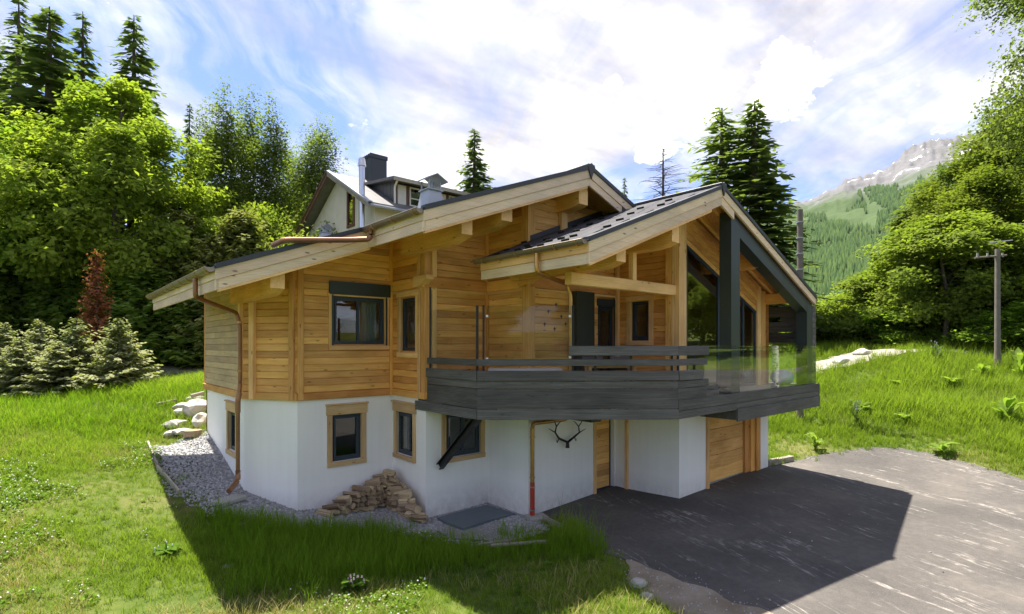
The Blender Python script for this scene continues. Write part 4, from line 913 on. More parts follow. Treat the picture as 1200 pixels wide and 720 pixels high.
pole(1169, 21.5, 292, .105, 'utility_pole', 'weathered wooden utility pole with crossarm before the trees', True); pole(937.5, 20.5, 246, .125, 'utility_pole', 'pale pole with metal hoops rising behind the right eave', False)
# ---- the neighbour's house
HB = 11.0; HR = (25.93, 11.92); HE = (21.5, 9.55); HK = (30.35, 9.55); HB1 = 22.0
NH = thing('neighbour_house', (15, 26, 4), 'cream stucco house with steep gable and slate dormer behind the chalet roof', 'house')
tn = (HR[1]-HE[1])/(HR[0]-HE[0])
mb = MB().add([(HB, HE[0]+.5, 3), (HB, HK[0]-.5, 3), (HB, HK[0]-.5, HE[1]+.2), (HB, HR[0], HR[1]-.08), (HB, HE[0]+.5, HE[1]+.2)], [(0, 1, 2, 3, 4)]); mb.add([(HB, HE[0]+.5, 3), (HB1, HE[0]+.5, 3), (HB1, HE[0]+.5, HE[1]+.2), (HB, HE[0]+.5, HE[1]+.2)], [(0, 1, 2, 3)])
mb.add([(HB, HK[0]-.5, 3), (HB1, HK[0]-.5, 3), (HB1, HK[0]-.5, HE[1]+.2), (HB, HK[0]-.5, HE[1]+.2)], [(3, 2, 1, 0)]); mb.add([(HB1, HE[0]+.5, 3), (HB1, HK[0]-.5, 3), (HB1, HK[0]-.5, HE[1]+.2), (HB1, HR[0], HR[1]-.08), (HB1, HE[0]+.5, HE[1]+.2)], [(4, 3, 2, 1, 0)])
obj('wall', mb, 'stucco_cream', NH)
mb = MB()
for e in (HE, HK):
    mb.prism([(HB-.55, e[0], e[1]), (HB-.55, HR[0], HR[1]), (HB-.55, HR[0], HR[1]+.14), (HB-.55, e[0], e[1]+.14)], (HB1-HB+1, 0, 0))
nr = obj('roof', mb, 'old_slate_roof', NH)
for e in (HE, HK):
    mb = MB().prism([(HB-.60, e[0], e[1]-.12), (HB-.60, HR[0], HR[1]-.12), (HB-.60, HR[0], HR[1]+.12), (HB-.60, e[0], e[1]+.12)], (.05, 0, 0)); obj('barge_board', mb, 'old_wood' if e is HE else 'brown_paint', nr)
    mb = MB().prism([(HB-.63, e[0], e[1]+.08), (HB-.63, HR[0], HR[1]+.08), (HB-.63, HR[0], HR[1]+.18), (HB-.63, e[0], e[1]+.18)], (.2, 0, 0)); obj('verge_flashing', mb, 'grey_metal' if e is HE else 'brown_paint', nr)
gutter(0, 0, 1, 0, NH) if False else None
mb = MB().tube([(HB-.5, HE[0]-.08, HE[1]-.02), (HB1, HE[0]-.08, HE[1]-.02)], .08, 8); obj('gutter', mb, 'grey_metal', nr)
w_ = [pb(408, 228, HB), pb(415.5, 262, HB)]; ya, yb = sorted((w_[0].y, w_[1].y)); za, zb_ = w_[1].z, w_[0].z
wn = obj('window', MB().box(HB-.06, HB+.02, ya-.05, ya+.08, za, zb_).box(HB-.06, HB+.02, yb-.08, yb+.05, za, zb_).box(HB-.06, HB+.02, ya-.05, yb+.05, zb_, zb_+.14).box(HB-.07, HB+.02, ya-.05, yb+.05, za-.12, za), 'brown_paint', NH)
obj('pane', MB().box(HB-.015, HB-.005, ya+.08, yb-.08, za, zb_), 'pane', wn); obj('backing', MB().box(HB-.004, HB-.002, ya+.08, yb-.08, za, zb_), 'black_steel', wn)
# dormer
D0, D1 = 12.05, 19.5; DA = 22.15; dz0 = HE[1]+tn*(DA-HE[0]); dz1 = dz0+1.05
dm = obj('dormer', MB().prism([(D0, DA, dz0-.2), (D0, DA, dz1), (D0, HR[0]-.4, dz1+.45), (D0, HR[0]-.4, dz0-.2)], (D1-D0, 0, 0)), 'brown_paint', NH)
mb = MB().prism([(D0-.35, DA-.55, dz1-.02), (D0-.35, HR[0], dz1+.55), (D0-.35, HR[0], dz1+.67), (D0-.35, DA-.55, dz1+.12)], (D1-D0+.6, 0, 0)); obj('dormer_roof', mb, 'old_slate_roof', dm)
obj('eave_board', MB().box(D0-.36, D1+.26, DA-.60, DA-.56, dz1-.06, dz1+.10), 'old_wood', dm)
for k in range(8):
    y0 = DA+k*.36; obj('cladding_panel', MB().box(D0-.03, D0+.02, y0, y0+.34, dz0-.1, dz1+.12+k*.045-.03), 'anthracite', dm)
obj('downpipe', MB().tube([(D0-.1, DA-.45, dz1), (D0-.05, DA-.1, dz1-.2), (D0-.05, DA-.1, dz0)], .05, 8, bend=.1), 'shutter_pale', dm)
for k in range(3):
    x0 = D0+.75+k*2.2
    wn = obj('window', MB().box(x0, x0+.75, DA-.05, DA+.02, dz0+.1, dz0+.17).box(x0, x0+.75, DA-.05, DA+.02, dz1-.12, dz1-.05).box(x0, x0+.06, DA-.05, DA+.02, dz0+.17, dz1-.12).box(x0+.69, x0+.75, DA-.05, DA+.02, dz0+.17, dz1-.12).box(x0+.06, x0+.69, DA-.04, DA+.02, dz0+.45, dz0+.50), 'shutter_pale', dm)
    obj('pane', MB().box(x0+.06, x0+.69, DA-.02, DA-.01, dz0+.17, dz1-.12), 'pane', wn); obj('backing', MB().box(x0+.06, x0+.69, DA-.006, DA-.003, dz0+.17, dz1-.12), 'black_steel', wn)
    for xs in (x0-.62, x0+.95): obj('shutter', MB().box(xs, xs+.42, DA-.06, DA-.005, dz0+.1, dz1-.06), 'shutter_pale', dm)
p = pb(435, 200, 12.6); zc_ = HR[1]+1.2
ch = obj('chimney', MB().box(12.4, 13.3, 25.3, 26.2, 10.8, 13.05), 'anthracite', nr)
for k in range(5): obj('chimney_slat', MB().box(12.36, 13.34, 25.26+k*.2, 25.34+k*.2, 13.05, 13.25), 'anthracite', NH)
fp = pb(424, 195, HB-.45); obj('flue_pipe', MB().tube([(HB-.45, fp.y, 8.2), (HB-.45, fp.y, fp.z)], .13, 14), 'steel', NH)
obj('flue_cap', MB().tube([(HB-.45, fp.y, fp.z), (HB-.45, fp.y, fp.z+.12), (HB-.45, fp.y, fp.z+.30), (HB-.45, fp.y, fp.z+.36)], .19, 14, .12), 'steel', NH); obj('pipe_bracket', MB().box(HB-.45, HB, fp.y-.02, fp.y+.02, 10.0, 10.04), 'steel', NH)
# ================================================================== TREES
def leaf_quads(C, size, rs, up_bias=.5, droop=0., aspect=.62, outward=None):
    """diamond leaves at centres C (N,3) -> verts (4N,3), quads"""
    n = len(C); nrm = rs.normal(size=(n, 3)); nrm /= np.linalg.norm(nrm, axis=1)[:, None]+1e-9
    nrm[:, 2] = np.abs(nrm[:, 2])*1.0+up_bias
    if outward is not None: nrm += outward*.6
    nrm /= np.linalg.norm(nrm, axis=1)[:, None]
    t_ = rs.normal(size=(n, 3)); t_[:, 2] -= droop; t_ -= (t_*nrm).sum(1)[:, None]*nrm; t_ /= np.linalg.norm(t_, axis=1)[:, None]+1e-9
    b_ = np.cross(nrm, t_); s = (size*rs.uniform(.6, 1.3, n))[:, None]
    v = np.stack([C-t_*s*.5, C+b_*s*aspect*.5+nrm*s*.08, C+t_*s*.5, C-b_*s*aspect*.5+nrm*s*.08], 1).reshape(-1, 3)
    return v, np.arange(4*n).reshape(n, 4)
def crown_mesh(name, seed, rx, rz, nlobe, nclump, nleaf, size, cz, lobe_r=.42, spread=.55, flat=.6, droop=.3, hollow=.55, shape='round'):
    rs = np.random.default_rng(seed)
    lob = []
    while len(lob) < nlobe:
        p = rs.normal(size=3); p /= np.linalg.norm(p); p *= rs.uniform(.5, .86)
        if shape == 'round' and p[2] < -.8: continue
        if shape == 'round' and p[2] < 0: p[:2] *= 1.22
        if shape == 'column': p[2] = rs.uniform(-.95, .95); k = (1-abs(p[2])**2.2)*.75+.12; p[:2] *= k
        lob.append(p)
    lob = np.array(lob); C = []; tone = []; per = nclump//nlobe+1
    for L in lob:
        r = lobe_r*rs.uniform(.7, 1.25); q = rs.normal(size=(per, 3)); q /= np.linalg.norm(q, axis=1)[:, None]; q *= (rs.uniform(hollow, 1., per)**.6)[:, None]*r; o_ = L/(np.linalg.norm(L)+1e-9)*np.array([1, 1, .5]); q = q+(q@o_)[:, None]*o_*rs.uniform(.3, 1.0); q[:, 2] *= rs.uniform(.5, .85)
        C.append(L+q); tone.append(np.full(per, rs.uniform(0, .45)))
    C = np.concatenate(C); tone = np.concatenate(tone)+rs.uniform(0, .5, len(C))
    C *= np.array([rx, rx, rz]); out = C/(np.linalg.norm(C, axis=1)[:, None]+1e-9); C[:, 2] += cz
    LC = np.repeat(C, nleaf, 0); sp = spread*np.array([1, 1, flat]); off = rs.normal(size=LC.shape)*sp; LC = LC+off; LC[:, 2] -= droop*spread*(off[:, :2]**2).sum(1)/spread**2*.3
    tn_ = np.repeat(tone, nleaf)+rs.uniform(-.15, .15, len(LC)); O = np.repeat(out, nleaf, 0)
    v, q = leaf_quads(LC, size, rs, .45, .2, outward=O)
    return fast_mesh(name, v, q, np.repeat(np.clip(tn_, 0, 1), 4)), C
def trunk_mesh(name, h, r, targets, seed, lean=.03, nlimb=14, start=.25, r_top=.25):
    rs = random.Random(seed); mb = MB(); n = 8
    ax = [Vector((math.sin(i*.9+seed)*lean*h*i/n, math.cos(i*.7+seed)*lean*h*i/n, h*i/n-.3*(i == 0))) for i in range(n+1)]
    mb.tube(ax, r, 9, r*r_top)
    tg = list(targets); rs.shuffle(tg)
    for t_ in tg[:nlimb]:
        t_ = Vector(t_); zb = max(h*start, min(h*.9, t_.z-(Vector((t_.x, t_.y, 0)).length)*.7)); k = zb/h*n; i = int(min(k, n-1)); p = ax[i].lerp(ax[i+1], k-i)
        m_ = p.lerp(t_, .5)+Vector((rs.uniform(-.2, .2), rs.uniform(-.2, .2), .12*(t_-p).length)); mb.tube([p, m_, t_], r*.30*(1-zb/h*.6), 6, .02)
    return mb.mesh(name)
def deciduous(name, seed, h, rx, rz, leafmat, nclump=900, nleaf=45, size=.17, nlobe=26, bark='bark', r=.22, base=None, **kw):
    cz = h-rz*.98
    cm, C = crown_mesh(name+'_crown', seed, rx, rz, nlobe, nclump, nleaf, size, cz, **kw); cm.materials.append(MT[leafmat])
    tm = trunk_mesh(name+'_trunk', h*.86, r, C[np.random.default_rng(seed).choice(len(C), 60)], seed); tm.materials.append(MT[bark])
    return {'trunk': tm, 'crown': cm}
def conifer(name, seed, h, r, mat, whorl=.42, nbr=7, droop=.30, tw=.30, dens=1., base=.06, power=.85, twl=.26, up=.15, ragged=.25, bare=False, bark='bark', tr=.018):
    rs = np.random.default_rng(seed); V = []; T = []; mb = MB()
    mb.tube([(0, 0, -.3), (0, 0, h*.5), (0, 0, h*.99)], h*tr, 8, .02)
    z = h*base; 
    while z < h*.985:
        k = 1-z/h; L0 = r*(k**power)+.05; nb = max(3, int(nbr*(.55+.6*k)))
        for j in range(nb):
            az = rs.uniform(0, 2*math.pi); L = L0*rs.uniform(1-ragged, 1+ragged*.7); zz = z+rs.uniform(-.5, .5)*whorl
            dirn = np.array([math.cos(az), math.sin(az), 0]); side = np.array([-dirn[1], dirn[0], 0])
            ns = max(2, int(L/tw*2.2*dens)); tone = rs.uniform(0, .4)
            u = np.linspace(.12, 1, ns)
            drp = droop*L*(u**1.6)-up*L*u*(1 if k < .5 else .6)
            P = dirn*(u*L)[:, None]; P[:, 2] = zz-drp
            if bare: mb.tube([P[0]*0+np.array([0, 0, zz]), P[ns//2], P[-1]], .022*(.5+k), 4, .006, cap=False)
            for sgn in ((-1, 1) if not bare else (rs.choice((-1, 1)),)):
                l = tw*(1.25-.75*u)*rs.uniform(.6, 1.35, ns)*(.5+.8*min(1, L/1.2)); ang = rs.uniform(.5, 1.1, ns)
                d_ = dirn*np.cos(ang)[:, None]+side*(sgn*np.sin(ang))[:, None]; d_[:, 2] -= rs.uniform(.05, .75, ns)
                if bare:
                    for i in range(0, ns, 1): mb.tube([P[i], P[i]+d_[i]*l[i]*.9], .008, 3, .003, cap=False)
                    continue
                w_ = np.cross(d_, [0, 0, 1.]); w_ /= np.linalg.norm(w_, axis=1)[:, None]+1e-9; w_[:, 2] += rs.uniform(-.8, .8, ns); wd = (l*twl)[:, None]
                e = P+d_*l[:, None]; mid = P+d_*(l*.5)[:, None]
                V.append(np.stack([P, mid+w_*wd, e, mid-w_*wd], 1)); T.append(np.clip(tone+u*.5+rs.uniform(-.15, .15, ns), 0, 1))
        z += whorl*(.5+.6*k)
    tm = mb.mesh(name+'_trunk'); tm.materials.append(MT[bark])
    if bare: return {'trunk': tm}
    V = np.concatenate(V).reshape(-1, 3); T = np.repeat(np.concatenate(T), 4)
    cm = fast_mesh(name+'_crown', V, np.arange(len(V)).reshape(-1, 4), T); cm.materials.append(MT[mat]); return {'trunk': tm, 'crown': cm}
def plant(name, parts, x, y, sc, rz, label, cat='tree', group=None, z=None, sz=None):
    z = tz(x, y) if z is None else z
    o = thing(name, (x, y, z), label, cat, group); M = Matrix.Translation((x, y, z)) @ Matrix.Rotation(rz, 4, 'Z') @ Matrix.Diagonal((sc, sc, sz or sc, 1))
    for k, me in parts.items(): obj(k, me, None, o, M)
    return o
def at_px(px, top, Z, h0):   # place by picture column, depth and the height its top reaches
    x, y = PZ(px, Z); g = tz(x, y); return x, y, (zat(top, Z)-g)/h0
KM = deciduous('maple', 3, 13, 4.3, 5.9, 'maple', 1900, 28, .235, 64, spread=.27, lobe_r=.20)
KM2 = deciduous('maple', 9, 13, 4.0, 6.0, 'maple_deep', 1500, 26, .25, 54, spread=.29, lobe_r=.21)
KL = deciduous('ash', 15, 8, 2.6, 3.5, 'light_leaf', 800, 30, .20, 46, r=.11, spread=.24, lobe_r=.21)
KB = deciduous('birch', 21, 14, 2.0, 5.6, 'birch_leaf', 560, 40, .16, 32, bark='birch_bark', r=.10, spread=.38, lobe_r=.30, shape='column', flat=1.3, droop=.6)
KA = deciduous('aspen', 27, 14, 1.5, 6.0, 'birch_leaf', 460, 40, .17, 30, bark='bark', r=.09, spread=.34, lobe_r=.30, shape='column', flat=1.1)
KBU = deciduous('bush', 33, 4.2, 2.3, 2.2, 'light_leaf', 520, 30, .17, 30, r=.06, spread=.24, lobe_r=.28)
KBD = deciduous('bush', 37, 4.2, 2.3, 2.2, 'maple_deep', 520, 30, .17, 30, r=.06, spread=.24, lobe_r=.28)
KW = deciduous('wood_tree', 51, 17, 4.0, 8.0, 'wood_leaf', 1500, 34, .20, 66, r=.2, spread=.36, lobe_r=.18, shape='column', droop=.8)
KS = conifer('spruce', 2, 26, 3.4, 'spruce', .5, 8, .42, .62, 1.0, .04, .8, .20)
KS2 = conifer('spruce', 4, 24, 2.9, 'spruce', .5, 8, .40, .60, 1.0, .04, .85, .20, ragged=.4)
KSF = conifer('spruce', 6, 16, 4.2, 'spruce_soft', .42, 9, .34, .52, 1.2, .02, .55, .24, ragged=.4)
KLA = conifer('larch', 8, 17, 2.4, 'larch_needle', .36, 8, .16, .46, 1.1, .1, .7, .15, ragged=.5)
KDE = conifer('dead_conifer', 10, 12, 2.2, None, .30, 8, .05, .42, .5, .08, .75, ragged=.4, bare=True, tr=.010)
KT = conifer('cypress', 12, 7, 1.5, 'hedge', .20, 10, -.25, .34, 1.1, .01, .45, .34, up=.35, ragged=.25)
KTI = conifer('tipped_conifer', 14, 7, 2.0, 'tipped', .20, 11, -.20, .34, 1.2, .01, .5, .34, up=.30, ragged=.3)
KY = conifer('young_fir', 16, 3.2, 1.15, 'young_fir', .16, 9, -.10, .24, 1.1, .02, .7, .30, up=.25, ragged=.3)
KDB = conifer('dead_thuja', 18, 3.8, .62, 'dead', .13, 9, -.2, .20, 1.0, .02, .45, .34, up=.3)
def T(K, h0, name, px, top, Z, label, rz=None, wide=None, cat='tree', group=None):
    x, y, s = at_px(px, top, Z, h0); return plant(name, K, x, y, s if wide is None else wide, random.uniform(0, 6.28) if rz is None else rz, label, cat, group, sz=s)
T(KM, 13, 'maple_tree', 138, 88, 28, 'big bright green maple with dense round crown beside the chalet eave', 1.0, 1.16)
T(KM2, 13, 'maple_tree', -25, 98, 27, 'darker green maple next to the bright round one', 2.0, 1.22)
T(KM2, 13, 'maple_tree', -150, 60, 26, 'dark green maple standing apart beyond the darker one', 4.0, 1.2)
SP = [(22,-12,44,'tall spruce with bare tip behind the maples'),(58,4,40,'broad full spruce behind the maples'),(97,10,44,'slim spruce right beside the broad full one'),(157,14,40,'lone pointed spruce rising above the bright maple'),(-12,18,44,'spruce nearest the dark maple, behind it'),(-60,-30,48,'tallest spruce behind the dark maple')]
for i, (px, top, Z, lb) in enumerate(SP): T(KS if i % 2 else KS2, 26 if i % 2 else 24, 'spruce_tree', px, top, Z, lb, wide=1.45 if i != 1 else 1.9)
T(KS2, 24, 'spruce_tree', 222, 118, 38, 'half hidden spruce between the bright maple and the aspens', wide=.62)
T(KS2, 24, 'spruce_tree', 556, 149, 42, 'dense spruce standing alone behind the main roof ridge', wide=1.15)
T(KS, 26, 'spruce_tree', 447, 190, 62, 'distant small spruce tip beside the dark chimney', wide=.5); T(KS2, 24, 'spruce_tree', 732, 206, 60, 'distant small spruce tip between the two roofs', wide=.6)
T(KS2, 24, 'spruce_tree', 884, 116, 33, 'tall spruce with layered drooping branches behind the front ridge', 1.1, wide=1.5)
T(KLA, 17, 'larch_tree', 846, 124, 35, 'airy larch touching the layered spruce', 2.0, 2.1); T(KDE, 12, 'dead_conifer', 777, 172, 38, 'bare dead conifer behind the front roof tiles', .5, 1.9)
for px, top, Z, lb, k in [(262,132,34,'slim aspen nearest the bright maple',0),(290,136,37,'aspen with thin crown in the middle of the slim row',0),(318,146,35,'aspen at the chalet end of the slim row',0),(376,154,33,'weeping birch left of the cream house',1),(345,185,38,'shorter birch between the aspens and the weeping birch',1),(240,150,40,'leafy aspen behind the maple edge',0)]:
    T(KB if k else KA, 14, 'birch_tree' if k else 'aspen_tree', px, top, Z, lb, wide=1.0)
for px, top, Z, lb, K in [(330,228,31,'light green bush below the slim aspens',KBU),(405,232,33,'light green bush beside the cream gable',KBU),(365,255,28,'low bright bush over the chalet roof edge',KBU),(300,215,36,'dark bush behind the pale tipped conifers',KBD),(250,240,33,'dark bush between maple and pale tipped conifer',KBD),(430,262,30,'bright bush at the foot of the cream gable',KBU),(275,205,38,'tall light bush closing the gap behind the aspens',KBU),(350,215,40,'tall light bush between aspens and weeping birch',KBU)]:
    T(K, 4.2, 'bush', px, top, Z, lb, cat='bush', wide=1.2)
for px, top, Z, lb, K, nm, wd in [(212,246,28,'pale tipped conifer right of the bright maple',KTI,'conifer',1.15),(286,244,28,'pale tipped conifer over the wing roof',KTI,'conifer',1.15),(252,275,27,'short pale tipped conifer between two taller ones',KTI,'conifer',1.0),(168,296,26,'dark green cypress beside the dead brown one',KT,'cypress_tree',1.2),(205,318,27,'dark green cypress against the timber corner',KT,'cypress_tree',1.2),(72,290,26.5,'dark green cypress under the bright maple',KT,'cypress_tree',1.0),(40,270,27,'taller dark cypress under the dark maple',KT,'cypress_tree',1.0),(0,262,26.5,'dark cypress at the foot of the dark maple',KT,'cypress_tree',1.0),(238,330,26.5,'dark cypress half hidden by the timber wall',KT,'cypress_tree',1.1),(135,330,26,'low dark cypress behind the dead brown one',KT,'cypress_tree',1.2),(-40,280,24,'dark cypress beyond the dark maple',KT,'cypress_tree',1.0)]:
    T(K, 7, nm, px, top, Z, lb, wide=wd)
T(KDB, 3.8, 'dead_thuja', 113, 294, 21, 'dead reddish brown conifer under the bright maple', wide=1.0)
for px, top, Z, lb in [(8,378,18.5,'pale young fir beyond the meadow, with bushy base'),(48,374,19,'pale young fir with two light leaders'),(90,372,18.6,'tallest of the pale young firs'),(138,372,18.2,'pale young fir standing free by the path'),(25,395,17.5,'small pale fir in front of the young fir row'),(70,400,17.6,'smallest pale fir tucked before the tallest one'),(-25,380,18.4,'pale young fir off the far end of the row')]:
    T(KY, 3.2, 'young_fir', px, top, Z, lb, wide=1.0)
# right-hand wood
for px, top, Z, lb, K, h0, nm, wd in [(1185,136,31,'tall olive green tree rising over the utility pole',KW,17,'alder_tree',1.0),(1132,172,34,'olive green tree with ragged outline behind the light ash',KW,17,'alder_tree',.95),(1090,205,37,'narrow soft conifer between olive trees',KSF,16,'spruce_tree',.75),(1250,110,30,'tall olive green tree beyond the pole',KW,17,'alder_tree',1.1),(1062,238,40,'soft conifer at the valley edge of the wood',KSF,16,'spruce_tree',.75),(1158,200,28,'olive green tree between pole and ash',KW,17,'alder_tree',.8),
        (1108,243,26.5,'light green ash at the wood edge',KL,8,'ash_tree',1.15),(1185,262,28,'light green ash behind the utility pole',KL,8,'ash_tree',1.2),(1145,285,30,'light green ash between two taller ones',KL,8,'ash_tree',1.2),(1050,300,32,'ash with yellow green leaves towards the valley',KL,8,'ash_tree',1.1),(1230,250,26,'light green ash beyond the pole',KL,8,'ash_tree',1.2)]:
    T(K, h0, nm, px, top, Z, lb, wide=wd)
for px, top, Z, lb, K, wd in [(1000,336,33,'rounded light bush above the stony path',KBU,1.3),(1040,330,30,'dense green bush at the bend of the path',KBU,1.2),(968,352,36,'light bush peeping out behind the dark column',KBU,1.1),(1085,345,28,'dark bush under the light ash',KBD,1.1),(1135,350,28.5,'dark bush among the trunks',KBD,1.1),(1222,345,24,'bush beside the utility pole foot',KBD,1.2),(1020,318,42,'far bush below the mountain forest',KBU,1.6),(940,352,44,'far bush behind the terrace',KBD,1.5)]:
    T(K, 4.2, 'bush', px, top, Z, lb, cat='bush', wide=wd)
# birch just out of frame to the right, its boughs hang into view
KH = deciduous('birch', 41, 17, 3.6, 4.6, 'birch_leaf', 760, 40, .125, 40, bark='birch_bark', r=.16, spread=.26, lobe_r=.20, hollow=.3, shape='column', flat=.9, droop=1.0)
x, y = PZ(1262, 17.0); plant('birch_tree', KH, x, y, 1.0, 2.2, 'weeping birch whose boughs hang in over the drive bank')
x, y = XZ(22, 3); plant('birch_tree', KB, x, y, 1.0, .3, 'young birch beyond the drive, mirrored in the balcony glass'); x, y = XZ(26, 6); plant('ash_tree', KL, x, y, 1.0, 1.3, 'ash beyond the drive, mirrored in the balcony glass')
x, y = XZ(-42, -14); plant('ash_tree', KL, x, y, 1.2, .3, 'ash on the meadow, mirrored in the wing windows'); x, y = XZ(-48, -26); plant('spruce_tree', KS2, x, y, .7, 1.3, 'spruce on the meadow, mirrored in the wing windows')
x, y = XZ(-12, -46); plant('maple_tree', KM2, x, y, .9, 1.3, 'maple across the drive, mirrored in the windows'); x, y = XZ(18, -48); plant('spruce_tree', KS, x, y, .6, .4, 'spruce across the drive, mirrored in the windows')
for i, (bx_, by_, K, sc, nm, lb) in enumerate([(42,-7,KB,1.0,'birch_tree','birch across the drive, mirrored beside the gable glazing post'),(47,-13,KM2,.75,'maple_tree','maple across the drive, mirrored in the gable glazing'),(39,-11,KL,1.1,'ash_tree','ash across the drive, mirrored low in the gable glazing'),(54,-9,KS2,.7,'spruce_tree','spruce across the drive, mirrored in the gable glazing'),(36,-5,KBU,1.3,'bush','bush across the drive, mirrored at the foot of the gable glazing'),
        (-30,-34,KM2,.8,'maple_tree','maple far behind the drive, mirrored in the screen glass'),(-36,-24,KS2,.6,'spruce_tree','spruce far behind the meadow, mirrored in the screen glass'),(-22,-40,KL,1.6,'ash_tree','ash far behind the drive, mirrored in the screen glass'),(-40,-36,KS,.7,'spruce_tree','tall spruce far behind the drive, mirrored in the screen glass'),(-12,-44,KM2,.8,'maple_tree','round maple far behind the drive, mirrored in the screen glass')]):
    plant(nm, K, bx_, by_, sc, i*1.3, lb, 'bush' if nm == 'bush' else 'tree')
# closing row of the forest behind
rf = random.Random(3)
for i in range(16):
    px = -220+i*44+rf.uniform(-12, 12)
    if px > 460: break
    T(KS2 if i % 3 else KSF, 24 if i % 3 else 16, 'spruce_tree', px, 205+rf.uniform(-25, 20)+(40 if px > 280 else 0), 52+rf.uniform(-4, 8), 'spruce in the forest row behind the maples and aspens', wide=.75, group='spruces of the forest row behind')
# ================================================================== MOUNTAIN
prof = [(-600,330),(300,330),(700,318),(800,300),(880,262),(930,234),(965,222),(990,212),(1010,210),(1040,196),(1065,178),(1100,165),(1140,158),(1200,150),(1300,138),(1500,150),(2200,200)]
ppx = np.array([p[0] for p in prof]); ppy = np.array([p[1] for p in prof])
npx, nr_ = 420, 150
pxs = np.linspace(620, 1420, npx); D0_, D1_ = 420., 2600.; rs_ = np.linspace(0, 1, nr_)
V = []
for px in pxs:
    el = (HY-np.interp(px, ppx, ppy))/FPX
    hr = el*D1_
    for s in rs_:
        Z = D0_+(D1_-D0_)*s
        zz = CH-14+(hr+10)*(s**1.22)
        x, y = PZ(px, Z)
        n1 = noise.fractal((px*.011+s*.9, s*5.2, 1.3), 1., 2.2, 5)            # gullies run down the slope
        n2 = noise.fractal((x*.0052, y*.0052, 4.), 1., 2.1, 5)
        amp = 150*s**.9*(1-s*.35)
        gul = abs(noise.noise((px*.030+n2*.5, s*2.2, 7.7)))
        V.append((x, y, zz+n1*amp*.34+n2*amp*.30-(.25-gul)*60*s*(1-s)+(noise.fractal((px*.16, s*9, 2.), 1., 2., 4)*14*s**5)))
V = np.array(V).reshape(npx, nr_, 3); I = np.arange(npx*nr_).reshape(npx, nr_)
back = V[:, -1:].copy(); back[:, :, :2] *= 1.35; back[:, :, 2] = -50
mq = np.c_[I[:-1, :-1].ravel(), I[1:, :-1].ravel(), I[1:, 1:].ravel(), I[:-1, 1:].ravel()]
mount = obj('mountain', fast_mesh('mountain', V.reshape(-1, 3), mq, smooth=True), None)
m, t = new_mat('alpine_slope'); pos = t.n('ShaderNodeNewGeometry').outputs['Position']; nz_ = t.n('ShaderNodeSeparateXYZ', {0: t.n('ShaderNodeNewGeometry').outputs['Normal']}).outputs[2]
zz = t.n('ShaderNodeSeparateXYZ', {0: pos}).outputs[2]; n1 = t.noise(pos, .0045, 7, .6); n2 = t.noise(pos, .03, 6, .65)
grass_c = t.mix(n2, (.035, .065, .025), (.085, .12, .04)); rock = t.mix(n2, (.085, .085, .09), (.20, .195, .195))
hh = t.math('ADD', zz, t.math('MULTIPLY', t.math('SUBTRACT', n1, .5), 420.))
c = t.mix(t.ramp(t.math('DIVIDE', hh, 1200.), [(.46, 0), (.58, 1)]), grass_c, rock)
snow = t.math('MULTIPLY', t.ramp(t.math('DIVIDE', hh, 1200.), [(.54, 0), (.66, 1)]), t.ramp(t.noise(pos, .012, 6, .6), [(.58, 0), (.61, 1)]))
c = t.mix(snow, c, (.8, .8, .82)); finish(t, pbr(t, c, .95, bump=n2, bstr=.6, bdist=8., spec=.1)); mount.data.materials.append(m); tag(mount, kind='structure')
# conifer forest on the slope, one mass of small trees
rs = np.random.default_rng(8); FV = []; FQ = []; FT = []; cnt = 0; tries = 0
while cnt < 20000 and tries < 110000:
    tries += 1
    i = rs.uniform(0, npx-1.01); s = rs.uniform(0, 1)**.8*.86; j = s*(nr_-1.01)
    px = np.interp(i, np.arange(npx), pxs)
    if px < 780 or px > 1330: continue
    i0, j0 = int(i), int(j); fi, fj = i-i0, j-j0; p = (V[i0, j0]*(1-fi)+V[i0+1, j0]*fi)*(1-fj)+(V[i0, j0+1]*(1-fi)+V[i0+1, j0+1]*fi)*fj
    clear = noise.fractal((px*.016+s*1.6, s*2.6, 3.), 1., 2., 4); gl = abs(noise.noise((px*.020+s*1.2, s*1.1, 21.)))
    if clear > .24+.25*(.6-s) or gl < .05 or s > .70+.22*noise.noise((px*.02, 3, 1)): continue
    h = rs.uniform(14, 26); r = h*rs.uniform(.16, .22); b = len(FV)
    a0 = rs.uniform(0, 6.28)
    FV.append(p+np.array([0, 0, h])); 
    for k in range(5): FV.append(p+np.array([math.cos(a0+k*1.2566)*r*rs.uniform(.75, 1.25), math.sin(a0+k*1.2566)*r*rs.uniform(.75, 1.25), -2+rs.uniform(-1, 2)]))
    FQ += [(b, b+1+k, b+1+(k+1) % 5) for k in range(5)]; FT += [rs.uniform(0, 1)]*6; cnt += 1
fo = obj('mountain_forest', fast_mesh('mountain_forest', FV, FQ, FT), 'far_tree'); tag(fo, 'dark conifer forest covering the lower mountain slope', 'forest', kind='stuff')

# ---- mountain air: one even haze box round the whole place, open to the sky above
hz = obj('haze', MB().box(-600, 4600, -700, 2700, -25, 1250)); tag(hz, 'thin pale mountain haze filling the valley air', 'haze', kind='stuff')
m, t = new_mat('valley_haze'); vol = t.n('ShaderNodeVolumePrincipled', {'Color': (.68, .82, 1, 1), 'Density': 1.5e-5, 'Anisotropy': .3}); t.n('ShaderNodeOutputMaterial', {'Volume': vol.outputs[0]}); hz.data.materials.append(m)
